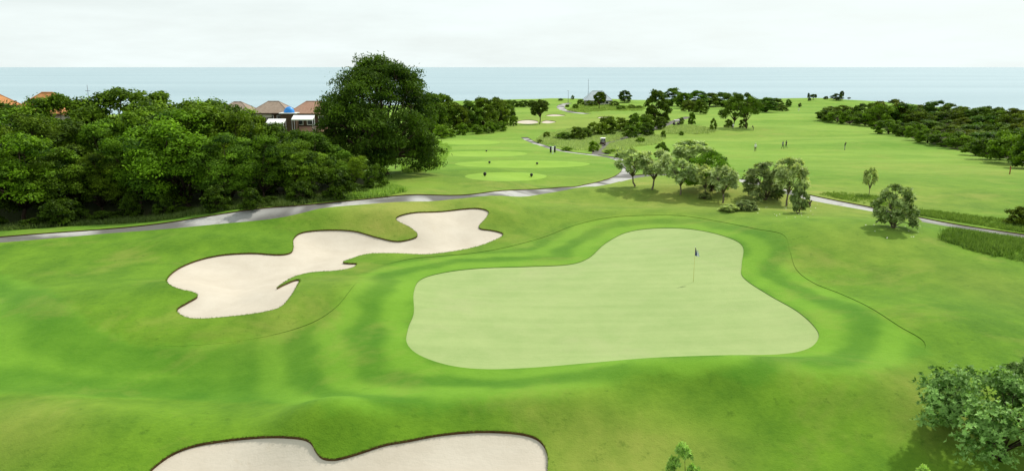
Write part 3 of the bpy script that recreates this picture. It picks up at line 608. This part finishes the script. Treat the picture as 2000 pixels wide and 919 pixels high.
tree_px('corner_shrub', SHRUB[0], 1990, 440, 38, 'dark reddish shrub at the right edge above the path', wpx=56, cat='shrub', tint=(.8, .7, .6))

# ------------------------------------------------------------------ near shrubs
x, y, z = gpt(1950, 893); d = depth_of(x, y, z) / F
tree('near_bush', NEAR, x, y, z, 172 * d, 'big glossy leaved bush in the lower right corner', cat='bush', w=300 * d, rz=.4, lm='leafpale', bm='bark', tint=(.62, .86, .62))
x, y, z, h = at_dist(2010, 688, y + 1.4); tree('near_bush', SAPL, x, y, z, h, 'taller leafy shoot behind the lower right bush', cat='bush', w=1.9, lm='leafpale', tint=(.5, .65, .45))
x, y, z, h = at_dist(1338, 862, 23.2); tree('sapling', SAPL, x, y, z, h, 'leafy sapling tip rising at the bottom edge', cat='sapling', w=1.25, lm='leafpale', tint=(.72, .95, .5))
x, y, z, h = at_dist(1805, 905, 23.0); tree('sapling', SAPL, x, y, z, h, 'bright leafy tip at the bottom edge beside the corner bush', cat='sapling', w=.9, lm='leafpale', tint=(.9, 1.1, .6))

# ------------------------------------------------------------------ long grass (stuff)
def tufts(name, label, poly, count, hgt, wid, tn=(1, 1, 1), world=False, tmean=.5):
    P_ = poly if world else worldpoly(poly); lo, hi = P_.min(0), P_.max(0); pts = np.zeros((0, 2))
    while len(pts) < count:
        q = rng.uniform(lo, hi, (count * 2, 2)); q = q[inside(q, P_)]
        f = np.sin(q[:, 0] * .9 + 1.7 * np.sin(q[:, 1] * .45)) * np.sin(q[:, 1] * .6 + q[:, 0] * .3); q = q[rng.uniform(-1.2, .8, len(q)) < f]; pts = np.concatenate([pts, q])
    pts = pts[:count]; k = 7; ht = hgt * rng.uniform(.45, 1.25, count); p = np.repeat(pts, k, 0) + rng.normal(0, wid * 2.2, (count * k, 2)); n = len(p); hh = np.repeat(ht, k) * rng.uniform(.6, 1.15, n)
    T = unit(np.column_stack([rng.normal(0, .42, (n, 2)), np.ones(n)])); B = unit(np.cross(T, rng.normal(0, 1, (n, 3)))); z = H(p[:, 0], p[:, 1])
    tt = np.clip(np.repeat(rng.normal(tmean, .17, count), k) + rng.normal(0, .12, n), 0, 1)
    me = quads_mesh(name, np.column_stack([p, z]) + T * hh[:, None] * .42, T, B, hh, wid * rng.uniform(.7, 1.4, n), tt)
    o = link(name, me, 'grass'); o.color = (*tn, 1); return props(o, label, 'grass', kind='stuff')
tufts('long_grass', 'long grass strip below the right hand path', [(1838, 452), (1870, 452), (2000, 470), (2250, 510), (2250, 570), (2000, 515), (1900, 490), (1835, 468)], 5200, .42, .05, (.50, .68, .36))
tufts('long_grass', 'long grass verge above the right hand path', [(1785, 410), (1860, 418), (2000, 436), (2200, 470), (2200, 488), (2000, 455), (1900, 438), (1790, 420)], 4200, .36, .05, (.62, .8, .42))
tufts('long_grass', 'grass verge behind the path near the spindly frangipani', [(1600, 380), (1640, 376), (1720, 385), (1770, 402), (1785, 418), (1700, 400)], 700, .28, .05, (.62, .8, .42))
tufts('scrub_grass', 'pale scrub grass between the two far fairways', [(1045, 276), (1062, 262), (1120, 250), (1170, 250), (1230, 258), (1232, 262), (1175, 282), (1165, 296), (1120, 293), (1078, 284)], 5200, .75, .12, (1.2, 1.25, 1.3), tmean=.6)
tufts('scrub_grass', 'pale scrub grass right of the far road', [(1192, 282), (1235, 270), (1275, 262), (1300, 270), (1270, 284), (1220, 290), (1245, 300), (1200, 302), (1178, 298)], 3600, .7, .11, (1.2, 1.25, 1.3), tmean=.6)
tufts('scrub_grass', 'rough pale grass below the paired trees', [(1300, 250), (1345, 246), (1400, 256), (1385, 262), (1330, 262), (1300, 262)], 1500, .7, .12, (1.2, 1.25, 1.3), tmean=.6)
tufts('long_grass', 'bright weeds beneath the huge feathery tree', [(785, 318), (845, 285), (872, 282), (880, 292), (860, 318), (850, 333), (790, 338)], 3800, .6, .10, (1.1, 1.35, .85))
tufts('long_grass', 'bright weeds between the wood and the path', [(660, 388), (700, 372), (770, 366), (790, 374), (760, 382), (680, 388)], 1900, .5, .07, (1.05, 1.3, .75))
tufts('long_grass', 'dark grass along the front of the left wood', [(-150, 462), (0, 452), (200, 438), (400, 418), (560, 402), (660, 390), (650, 384), (400, 408), (150, 430), (-150, 452)], 6000, .45, .06, (.42, .5, .35))
tufts('scrub_grass', 'rough grass round the far clubhouse', [(1108, 216), (1122, 206), (1180, 203), (1260, 210), (1250, 217), (1190, 216), (1140, 220)], 1800, .8, .2, (.9, 1., .7))
ring = np.concatenate([outline([(1700, 440), (1735, 432), (1790, 440), (1795, 462), (1745, 474), (1700, 460)], 2)])
def fringe(parent, poly, tone):
    e = np.roll(poly, -1, 0) - poly; ln = np.linalg.norm(e, axis=1); k = np.maximum((ln / .016).astype(int), 1); i = np.repeat(np.arange(len(poly)), k); n = len(i)
    p = poly[i] + e[i] * rng.uniform(0, 1, (n, 1)) + rng.normal(0, .012, (n, 2)); z = H(p[:, 0], p[:, 1]); T = unit(np.column_stack([rng.normal(0, .6, (n, 2)), rng.uniform(-.5, 1., n)])); B = unit(np.cross(T, rng.normal(0, 1, (n, 3)))); L_ = rng.uniform(.05, .12, n)
    o = link('grass_fringe', quads_mesh('grass_fringe', np.column_stack([p, z]) + T * L_[:, None] * .3, T, B, L_, .022, np.clip(rng.normal(.4, .2, n), 0, 1)), 'grass', parent); o.color = (*tone, 1); o['kind'] = 'stuff'
fringe(G['bunk1'], BUNK1, (.55, .7, .25)); fringe(G['bunk2'], BUNK2, (.55, .7, .25))
def petals(name, label, px, count):
    P_ = worldpoly(px); lo, hi = P_.min(0), P_.max(0); q = rng.uniform(lo, hi, (count * 6, 2)); q = q[inside(q, P_)][:count]; n = len(q)
    Nn = unit(rng.normal(0, .3, (n, 3)) + np.array([0, 0, 1])); T = unit(np.cross(Nn, rng.normal(0, 1, (n, 3)))); B = np.cross(Nn, T)
    me = quads_mesh(name, np.column_stack([q, H(q[:, 0], q[:, 1]) + .04]), T, B, .10, .09, np.full(n, .5)); props(link(name, me, 'petal'), label, 'petals', kind='stuff')
petals('fallen_blossom', 'fallen white blossom under the lone stout frangipani', [(1690, 436), (1800, 436), (1810, 462), (1745, 474), (1685, 462)], 45)
petals('fallen_blossom', 'fallen white blossom under the tallest frangipani', [(1440, 395), (1600, 398), (1590, 432), (1480, 420)], 45)

# ------------------------------------------------------------------ flagstick and course furniture
x, y, z = gpt(1354, 549); z -= .05
fl = empty('flagstick', (x, y, z)); props(fl, 'yellow flagstick with drooping blue and white flag on the putting green', 'flagstick')
MB().tube([(0, 0, -.1), (.01, 0, 1.2), (.02, 0, 2.28)], [.013, .011, .009], 6).build('pole', 'yellow', fl, True)
MB().tube([(0, 0, 2.27), (0, 0, 2.33)], [.02, .012], 6).build('finial', 'white', fl, True, (.02, 0, 0))
MB().tube([(0, 0, .0), (0, 0, .012)], [.058, .058], 12).build('hole_cup', 'black', fl, False)
def flag(ph, off, w0, name, m, zt, zb):
    mb = MB(); nx, nz = 7, 8; pts = []
    for j in range(nz):
        v = j / (nz - 1)
        for i in range(nx):
            u = i / (nx - 1); wd = w0 * (.30 + .70 * v) * u; pts.append((off + wd + .05 * v * u, .035 * math.sin(u * 9 + ph) * (.3 + u), zt - (zt - zb) * v - .05 * u * v))
    f = [(j * nx + i, j * nx + i + 1, (j + 1) * nx + i + 1, (j + 1) * nx + i) for j in range(nz - 1) for i in range(nx - 1)]
    k = len(pts); pts2 = pts + [(a, b + .012, c) for a, b, c in pts]; f = f + [tuple(k + q for q in reversed(t)) for t in f]
    mb.poly(pts2, f); return mb.build(name, m, fl, True)
flag(0, .02, .13, 'flag', 'flagblue', 2.24, 1.74); flag(1.2, .15, .12, 'flag_panel', 'flagwhite', 2.08, 1.70)
def marker(px, py, h, lab):
    x, y, z = gpt(px, py); o = empty('tee_marker', (x, y, z - .03)); props(o, lab, 'tee marker', 'tee markers')
    MB().tube([(0, 0, -.05), (0, 0, h * .25)], [.05, .05], 8).build('stake', 'black', o, True)
    MB().tube([(0, 0, h * .2), (0, 0, h * .3), (0, 0, h * .6), (0, 0, h * .9), (0, 0, h)], [.05, .15, .19, .14, .03], 10).build('head', 'black', o, True)
for px, py, h, lab in ((947, 344, .5, 'black tee marker on the nearest tee, the left one'), (1038, 345, .45, 'black tee marker on the nearest tee, the right one'), (956, 319, .38, 'dark tee marker on the second tee, the left one'), (1049, 321, .36, 'dark tee marker on the second tee, the right one'), (950, 296, .36, 'dark tee marker on the third tee')): marker(px, py, h, lab)
def bin_(px, py, lab):
    x, y, z = gpt(px, py); o = empty('litter_bin', (x, y, z)); props(o, lab, 'bin', 'bins by the white post')
    MB().tube([(0, 0, 0), (0, 0, .05), (0, 0, 1.15), (0, 0, 1.2)], [.17, .18, .20, .18], 12).build('body', 'black', o, True); MB().tube([(0, 0, 1.2), (0, 0, 1.26), (0, 0, 1.34)], [.25, .24, .08], 12).build('lid', 'shirtgrey', o, True)
bin_(1075.5, 298, 'dark upright bin left of the white post by the path'); bin_(1083.5, 297.5, 'dark upright bin right of the white post by the path')
x, y, z = gpt(1079.5, 300.5); o = empty('ball_washer', (x, y, z)); props(o, 'white post between the two dark bins by the path', 'post')
MB().box(-.14, .14, -.12, .12, 0, .12).build('base', 'white', o); MB().tube([(0, 0, .1), (0, 0, 1.1)], .09, 10).build('column', 'white', o, True); MB().tube([(0, 0, 1.08), (0, 0, 1.18), (0, 0, 1.42), (0, 0, 1.48)], [.1, .24, .24, .08], 10).build('head', 'white', o, True)
x, y, z = gpt(1972, 340); o = empty('marker_post', (x, y, z)); props(o, 'short red brown post on the right fairway edge', 'post')
MB().tube([(0, 0, -.1), (0, 0, .95)], .07, 8).build('post', 'postred', o, True); MB().tube([(0, 0, .95), (0, 0, 1.08)], [.09, .05], 8).build('cap', 'postred', o, True)
x, y, z = gpt(1578, 404); o = empty('tree_stump', (x, y, z)); props(o, 'small dark stump on the turf right of the frangipanis', 'stump')
MB().tube([(0, 0, -.1), (0, .02, .15), (.06, 0, .42), (.10, 0, .50)], [.30, .24, .20, .15], 9).build('bole', 'bark', o, True); MB().tube([(.05, 0, .3), (.28, .05, .52), (.34, .04, .66)], [.1, .07, .04], 6).build('branch_stub', 'bark', o, True); MB().tube([(0, 0, .05), (-.35, -.1, .02), (-.5, -.12, -.05)], [.12, .07, .03], 6).build('root', 'bark', o, True)

# ------------------------------------------------------------------ golf carts
def cart(px, py, rz, lab):
    x, y, z = gpt(px, py); o = empty('golf_cart', (x, y, z - .05), rz); props(o, lab, 'golf cart', 'golf carts')
    b = MB(); pr = [(-1.15, .35), (-1.15, .78), (-.55, .80), (-.5, .55), (.25, .42), (.62, .50), (.72, .95), (.95, .90), (1.22, .62), (1.22, .33)]   # side profile, x forward
    n = len(pr); b.poly([(a, -.56, c) for a, c in pr] + [(a, .56, c) for a, c in pr], [tuple(range(n)), tuple(range(2 * n - 1, n - 1, -1))] + [(i, (i + 1) % n, n + (i + 1) % n, n + i) for i in range(n)]); b.build('body', 'maroon', o)
    r = MB(); rp = [(-1.0, -.6, 1.80), (1.0, -.6, 1.78), (1.0, .6, 1.78), (-1.0, .6, 1.80), (-.85, -.48, 1.88), (.85, -.48, 1.86), (.85, .48, 1.86), (-.85, .48, 1.88)]
    r.poly(rp, [(3, 2, 1, 0), (4, 5, 6, 7), (0, 1, 5, 4), (1, 2, 6, 5), (2, 3, 7, 6), (3, 0, 4, 7)]); r.build('roof', 'white', o)
    for sx, tx in ((.88, .78), (-.92, -.86)):
        for sy in (-.53, .53): MB().tube([(sx, sy, .7), (tx, sy, 1.8)], .022, 6).build('roof_post', 'black', o, True)
    MB().box(-.45, .05, -.5, .5, .60, .74).build('seat', 'cream', o); MB().box(-.5, -.40, -.5, .5, .78, 1.18).build('seat_back', 'cream', o)
    MB().poly([(.86, -.5, .92), (.86, .5, .92), (.79, .5, 1.74), (.79, -.5, 1.74), (.87, -.5, .92), (.87, .5, .92), (.80, .5, 1.74), (.80, -.5, 1.74)], [(0, 1, 2, 3), (7, 6, 5, 4)]).build('windscreen', 'clearplastic', o)
    sw = MB(); c = Vector((.45, -.25, 1.02)); pts = [c + Vector((.08 * math.sin(t), .17 * math.cos(t), .14 * math.sin(t))) for t in np.linspace(0, 2 * math.pi, 13)]; sw.tube(pts, .015, 5, False).build('steering_wheel', 'black', o, True)
    for sx in (-.78, .82):
        for sy in (-.50, .50):
            wh = MB().tube([(sx, sy - .10, .23), (sx, sy - .08, .23), (sx, sy + .08, .23), (sx, sy + .10, .23)], [.19, .23, .23, .19], 14).build('wheel', 'rubber', o, True); MB().tube([(sx, sy + math.copysign(.09, sy), .23), (sx, sy + math.copysign(.115, sy), .23)], [.12, .10], 10).build('rim', 'steel', wh, True)
    for sy in (-.40, .40): MB().tube([(1.17, sy, .62), (1.235, sy, .60)], [.07, .06], 10).build('headlight', 'white', o, True)
    for k, sy in enumerate((-.25, .25)):
        gb = empty('golf_bag', (0, 0, 0)); ca, sa = math.cos(rz), math.sin(rz); gb.location = (x - .98 * ca - sy * sa, y - .98 * sa + sy * ca, z + .45); gb.rotation_euler = (0, R(-8), rz)
        props(gb, ('dark' if k else 'grey') + ' golf bag at the back of ' + ('the nearer cart' if 'nearer' in lab else 'the farther cart'), 'golf bag')
        MB().tube([(0, 0, 0), (0, 0, .05), (0, 0, .82), (0, 0, .88)], [.10, .13, .14, .12], 10).build('bag', 'black' if k else 'shirtgrey', gb, True)
        for q in range(5): MB().tube([(.05 * math.cos(q * 1.3), .05 * math.sin(q * 1.3), .8), (.07 * math.cos(q * 1.3), .07 * math.sin(q * 1.3), 1.02 + .03 * q)], [.012, .03], 5).build('club_head', 'steel', gb, True)
cart(1177, 283.5, R(75), 'white roofed golf cart on the dark road, nearer one'); cart(1321, 244, R(150), 'white roofed golf cart on the pale path, farther one')

# ------------------------------------------------------------------ people
def person(px, py, rz, lab, shirt, trou, pose='stand', club=None):
    x, y, z = gpt(px, py)
    j = {'pel': (0, 0, .93), 'wai': (0, 0, 1.08), 'che': (0, .0, 1.32), 'neck': (0, 0, 1.48), 'chin': (0, .01, 1.55), 'head': (0, .015, 1.64), 'top': (0, 0, 1.73),
         'hl': (-.10, 0, .90), 'kl': (-.11, .03, .50), 'al': (-.12, -.01, .08), 'tl': (-.13, .14, .04), 'hr': (.10, 0, .90), 'kr': (.11, .02, .50), 'ar': (.12, -.02, .08), 'tr': (.13, .13, .04),
         'sl': (-.19, 0, 1.42), 'el': (-.25, -.03, 1.15), 'wl': (-.25, .06, .92), 'fl': (-.24, .09, .80), 'sr': (.19, 0, 1.42), 'er': (.25, -.03, 1.15), 'wr': (.25, .06, .92), 'fr': (.24, .09, .80)}
    if pose == 'walk': j.update(kl=(-.11, .18, .52), al=(-.11, .16, .10), tl=(-.11, .30, .06), kr=(.11, -.02, .50), ar=(.11, -.30, .12), tr=(.11, -.20, .05), el=(-.25, -.14, 1.17), wl=(-.24, -.14, .93), fl=(-.24, -.10, .82), er=(.25, .08, 1.16), wr=(.23, .24, 1.0), fr=(.22, .30, .92))
    if pose == 'address': j.update(wai=(0, .03, 1.06), che=(0, .14, 1.27), neck=(0, .22, 1.40), chin=(0, .27, 1.44), head=(0, .31, 1.51), top=(0, .33, 1.60), sl=(-.18, .20, 1.35), sr=(.18, .20, 1.35), el=(-.15, .36, 1.10), er=(.15, .36, 1.10), wl=(-.05, .46, .90), wr=(.05, .46, .90), fl=(-.02, .50, .80), fr=(.03, .50, .82))
    if pose == 'swing': j.update(che=(-.03, .05, 1.31), neck=(-.04, .08, 1.46), chin=(-.04, .1, 1.53), head=(-.04, .12, 1.61), top=(-.04, .1, 1.70), sl=(-.2, .12, 1.42), sr=(.14, -.05, 1.43), el=(.02, .30, 1.52), er=(.30, .10, 1.50), wl=(.20, .20, 1.66), wr=(.22, .16, 1.68), fl=(.24, .16, 1.76), fr=(.25, .14, 1.77))
    rad = dict(pel=.145, wai=.13, che=.155, neck=.055, chin=.075, head=.098, top=.055, hl=.095, kl=.06, al=.042, tl=.035, hr=.095, kr=.06, ar=.042, tr=.035, sl=.07, el=.045, wl=.03, fl=.032, sr=.07, er=.045, wr=.03, fr=.032)
    names = list(j); idx = {k: i for i, k in enumerate(names)}
    ch = ['pel wai che neck chin head top', 'pel hl kl al tl', 'pel hr kr ar tr', 'che sl el wl fl', 'che sr er wr fr']
    ed = [(idx[a], idx[b]) for c in ch for a, b in zip(c.split(), c.split()[1:])]
    me = bpy.data.meshes.new('body'); me.from_pydata([j[k] for k in names], ed, []); tmp = bpy.data.objects.new('tmp', me); COL.objects.link(tmp)
    tmp.modifiers.new('skin', 'SKIN').use_smooth_shade = True; sub = tmp.modifiers.new('sub', 'SUBSURF'); sub.levels = 1
    for i, k in enumerate(names): me.skin_vertices[0].data[i].radius = (rad[k], rad[k] * (.75 if k in ('pel', 'wai', 'che') else 1)); me.skin_vertices[0].data[i].use_root = (k == 'pel')
    dg_ = bpy.context.evaluated_depsgraph_get(); bm_ = bpy.data.meshes.new_from_object(tmp.evaluated_get(dg_)); bpy.data.objects.remove(tmp)
    bm_.materials.clear()
    for m in ('skin', shirt, trou, 'hair', 'black'): bm_.materials.append(M[m])
    hd = Vector(j['head']); nk = Vector(j['neck'])
    for p in bm_.polygons:
        c = p.center; dh = (c - hd).length; arm = min((c - Vector(j[k])).length for k in ('wl', 'wr', 'fl', 'fr'))
        if dh < .17 and c.z > nk.z + .04: p.material_index = 3 if (c.z > hd.z + .03 or c.y < hd.y - .04) else 0
        elif arm < .13: p.material_index = 0
        elif c.z < .09: p.material_index = 4
        elif c.z < .97: p.material_index = 2
        else: p.material_index = 1 if (c - nk).length > .06 else 0
        p.use_smooth = True
    o = empty('person', (x, y, z - .02), rz); props(o, lab, 'person', 'people on the course'); bm_.name = 'body'; link('body', bm_, None, o)
    MB().tube([tuple(hd + Vector((0, .0, .03))), tuple(hd + Vector((0, 0, .09))), tuple(hd + Vector((0, 0, .125)))], [.108, .10, .03], 10).build('cap', shirt if shirt != 'shirtgrey' else 'black', o, True)
    if club:
        gcl = empty('golf_club', (x, y, z - .02), rz); props(gcl, club, 'golf club'); a = Vector(j['fr']); b_ = Vector((.1, .95, .05)) if pose != 'swing' else a + Vector((.35, -.55, .55)); 
        if pose == 'stand': b_ = Vector((.40, .25, .03))
        MB().tube([a, a + (b_ - a) * .25], .016, 6).build('grip', 'black', gcl, True); MB().tube([a + (b_ - a) * .25, b_], .008, 6).build('shaft', 'steel', gcl, True); MB().tube([b_ - Vector((.05, 0, 0)), b_ + Vector((.05, .02, 0))], [.03, .02], 6).build('club_head', 'steel', gcl, True)
person(1475, 295.5, R(160), 'person in white shirt and dark trousers standing on the right fairway', 'shirtwhite', 'trousers', 'stand', 'golf club of the white shirted player on the fairway')
person(1528.5, 290.5, R(200), 'left one of two dark clothed people walking on the right fairway', 'shirtgrey', 'trousers', 'walk'); person(1535, 289.5, R(20), 'right one of two dark clothed people walking on the right fairway', 'shirtdark', 'trousers', 'walk')
person(1649.5, 293, R(240), 'dark clothed golfer swinging alone far out on the right fairway', 'shirtdark', 'trousersgrey', 'swing', 'golf club swung by the lone dark golfer')
person(1432, 252, R(180), 'person in white shirt under the paired trees', 'shirtwhite', 'trousersgrey', 'stand'); person(1471, 255, R(90), 'dark clothed person just right of the paired trees', 'shirtdark', 'trousers', 'address')
person(1560, 217.5, R(180), 'tiny person in white on the far end of the right fairway', 'shirtwhite', 'shirtwhite', 'stand'); person(1102, 214.5, R(180), 'tiny person in white on the far winding path', 'shirtwhite', 'shirtwhite', 'walk')

# ------------------------------------------------------------------ houses
def window(parent, cx, z0, w_, h, y):
    f = MB(); t = .09
    for a in ((cx - w_ / 2, cx + w_ / 2, z0, z0 + t), (cx - w_ / 2, cx + w_ / 2, z0 + h - t, z0 + h), (cx - w_ / 2, cx - w_ / 2 + t, z0 + t, z0 + h - t), (cx + w_ / 2 - t, cx + w_ / 2, z0 + t, z0 + h - t)): f.box(a[0], a[1], y - .10, y + .02, a[2], a[3])
    fo = f.build('window', 'white', parent); MB().box(cx - w_ / 2 + t, cx + w_ / 2 - t, y - .04, y - .01, z0 + t, z0 + h - t).build('pane', 'glass', fo)
def hip(mb, x0, x1, y0, y1, ze, zr, inset, th=.18):
    ym = (y0 + y1) / 2; e = [(x0, y0), (x1, y0), (x1, y1), (x0, y1)]
    mb.poly([(a, b, ze - th) for a, b in e] + [(a, b, ze) for a, b in e] + [(x0 + inset, ym, zr), (x1 - inset, ym, zr)], [(3, 2, 1, 0), (0, 1, 5, 4), (1, 2, 6, 5), (2, 3, 7, 6), (3, 0, 4, 7), (4, 5, 9, 8), (6, 7, 8, 9), (5, 6, 9), (7, 4, 8)])
def house(name, lab, px, ridge_py, Y, w_, d_, roof_h, roof, wall, rz=0, storeys=2, skirt=True, inset=None):
    x, y, z, h = at_dist(px, ridge_py, Y); o = empty(name, (x, y, z), rz); props(o, lab, 'house', 'houses beyond the left wood' if px < 700 else None)
    ze = h - roof_h; ov = .9; wx, wy = w_ / 2 - ov, d_ / 2 - ov
    MB().box(-wx, wx, -wy, wy, -.6, ze - .02).build('wall', wall, o)
    r = MB(); hip(r, -w_ / 2, w_ / 2, -d_ / 2, d_ / 2, ze, h, inset or d_ * .42); ro = r.build('roof', roof, o)
    ins = inset or d_ * .42; rc = MB().tube([(-w_ / 2 + ins, 0, h), (w_ / 2 - ins, 0, h)], .14, 6)
    for sx in (-1, 1):
        for sy in (-1, 1): rc.tube([(sx * (w_ / 2 - ins), 0, h), (sx * w_ / 2, sy * d_ / 2, ze + .02)], .10, 5)
    rc.build('ridge_cap', roof, ro)
    MB().box(-w_ / 2 - .02, w_ / 2 + .02, -d_ / 2 - .06, -d_ / 2 - .02, ze - .26, ze + .0).build('fascia', 'brownwall', o)
    if skirt:
        zl = ze * .62; s_ = MB(); s_.poly([(-w_ / 2 - .6, -wy - 2.2, zl - .9), (w_ / 2 + .6, -wy - 2.2, zl - .9), (w_ / 2 - .6, -wy - .01, zl), (-w_ / 2 + .6, -wy - .01, zl), (-w_ / 2 - .6, -wy - 2.2, zl - 1.05), (w_ / 2 + .6, -wy - 2.2, zl - 1.05), (w_ / 2 - .6, -wy - .01, zl - .15), (-w_ / 2 + .6, -wy - .01, zl - .15)], [(0, 1, 2, 3), (7, 6, 5, 4), (0, 4, 5, 1), (1, 5, 6, 2), (3, 7, 4, 0)]); s_.build('lower_roof', roof, o)
        for sx in (-1, 0, 1): MB().tube([(sx * (w_ / 2 - .2), -wy - 1.9, -.5), (sx * (w_ / 2 - .2), -wy - 1.9, zl - .95)], .12, 8).build('veranda_post', 'white', o, True)
        for cx in (-wx * .62, 0, wx * .62): window(o, cx, zl + .35, w_ * .17, max(.8, ze - zl - .9), -wy - .02)
        for cx in (-wx * .6, wx * .6): window(o, cx, .9, w_ * .17, 1.5, -wy - .02)
        dr = MB().box(-.55, .55, -wy - .09, -wy - .01, -.1, 2.1).build('door', 'brownwall', o); MB().tube([(.4, -wy - .12, 1.), (.4, -wy - .1, 1.12)], .03, 6).build('handle', 'steel', dr)
    else:
        for cx in np.linspace(-wx * .7, wx * .7, 4): window(o, float(cx), max(.6, ze - 1.9), w_ * .10, 1.3, -wy - .02)
        dr = MB().box(-.6, .6, -wy - .09, -wy - .01, -.1, 2.1).build('door', 'brownwall', o); MB().tube([(.45, -wy - .12, 1.), (.45, -wy - .1, 1.12)], .03, 6).build('handle', 'steel', dr)
    return o, (x, y, z, h)
house('hip_roof_house', 'house with pale brown hip roof, leftmost of the three beyond the wood', 464, 199, 192, 8.6, 8.0, 2.3, 'thatch', 'brownwall')
hb, (hx, hy, hz, hh) = house('hip_roof_house', 'house with pale brown hip roof and white upper wall, middle of three', 534, 198, 186, 9.6, 8.4, 2.5, 'thatch', 'brownwall')
MB().box(-3.6, .4, -3.52, -3.34, hh - 3.6, hh - 2.72).build('upper_wall', 'cream', hb)
hc, _c = house('hip_roof_house', 'house with reddish hip roof beside the huge tree, right of three', 612, 198, 184, 10.4, 8.4, 2.6, 'redroof', 'brownwall')
house('orange_roof_house', 'house with orange roof cut by the left edge', -22, 182, 118, 9.5, 8.5, 3.2, 'clay', 'cream', skirt=False); house('orange_roof_house', 'house with orange roof peeping over the wood near the left edge', 92, 181, 122, 8.6, 8.2, 3.0, 'clay', 'cream', skirt=False)
house('clubhouse', 'small clubhouse with grey sheet roof on the far headland', 1167, 177.5, 430, 15.5, 11., 5.0, 'greyroof', 'cream', skirt=False, inset=5.)
# tarpaulin dome on its lean-to, white awnings
x, y, z, h = at_dist(564, 207.5, 178); o = empty('lean_to_shed', (x, y, z)); props(o, 'dark lean to shed under the blue tarpaulin between two houses', 'shed')
MB().box(-1.7, 1.7, -1.2, 1.4, -.5, h - 1.62).build('wall', 'brownwall', o); MB().box(-1.95, 1.95, -1.5, 1.6, h - 1.6, h - 1.45).build('roof', 'white', o)
tp = MB(); rings = 6; nn = 14
for k in range(rings + 1):
    a = math.pi / 2 * k / rings
    for q in range(nn): t = 2 * math.pi * q / nn; rr = math.cos(a) * (1 + .06 * math.sin(5 * t)) + .001; tp.v.append((1.25 * rr * math.cos(t), .95 * rr * math.sin(t), 1.35 * math.sin(a)))
for k in range(rings):
    for q in range(nn): tp.f.append((k * nn + q, k * nn + (q + 1) % nn, (k + 1) * nn + (q + 1) % nn, (k + 1) * nn + q))
tp.f.append(tuple(range(nn - 1, -1, -1)))
props(tp.build('tarpaulin', 'blue', None, True, (x, y, z + h - 1.44)), 'bright blue tarpaulin draped in a dome on the shed', 'tarpaulin')
def awning(px, py, Y, w_, lab):
    x, y, z, h = at_dist(px, py, Y); o = empty('awning', (x, y, z)); props(o, lab, 'awning', 'white awnings')
    c = MB(); c.poly([(-w_ / 2, -1.1, h - .75), (w_ / 2, -1.1, h - .75), (w_ / 2, .9, h), (-w_ / 2, .9, h), (-w_ / 2, -1.1, h - 1.0), (w_ / 2, -1.1, h - 1.0), (w_ / 2, .9, h - .1), (-w_ / 2, .9, h - .1)], [(0, 1, 2, 3), (7, 6, 5, 4), (0, 4, 5, 1), (1, 5, 6, 2), (2, 6, 7, 3), (3, 7, 4, 0)]); c.build('canopy', 'white', o)
    for sx in (-1, 1):
        for yy, zz in ((-1., h - .9), (.8, h - .1)): MB().tube([(sx * (w_ / 2 - .1), yy, -.3), (sx * (w_ / 2 - .1), yy, zz)], .05, 6).build('post', 'steel', o, True)
awning(539, 232.5, 174, 4.0, 'long thin white awning below the middle house'); awning(592, 225.5, 174, 4.8, 'broad white awning beside the huge tree')
def mast(px, top, Y, lab, r=.07, lamp=False):
    x, y, z, h = at_dist(px, top, Y); o = empty('mast', (x, y, z)); props(o, lab, 'mast')
    MB().tube([(0, 0, -.2), (0, 0, h)], [r * 1.3, r * .6], 6).build('pole', 'shirtgrey', o, True); MB().box(-.25, .25, -.25, .25, -.1, .12).build('base', 'cream', o)
    if lamp: MB().tube([(-.5, 0, h - .1), (0, 0, h), (.5, 0, h - .1)], [.12, .08, .12], 6).build('lamp_head', 'steel', o, True)
    else: MB().tube([(-.4, 0, h - 1.), (.4, 0, h - 1.)], .04, 5).build('crossbar', 'shirtgrey', o, True)
mast(1149.5, 154, 436, 'thin tall mast behind the clubhouse on the headland', .12); mast(1110, 177, 440, 'lamp pole on the horizon left of the clubhouse', .12, True); mast(170, 166, 135, 'thin antenna mast above the left wood')
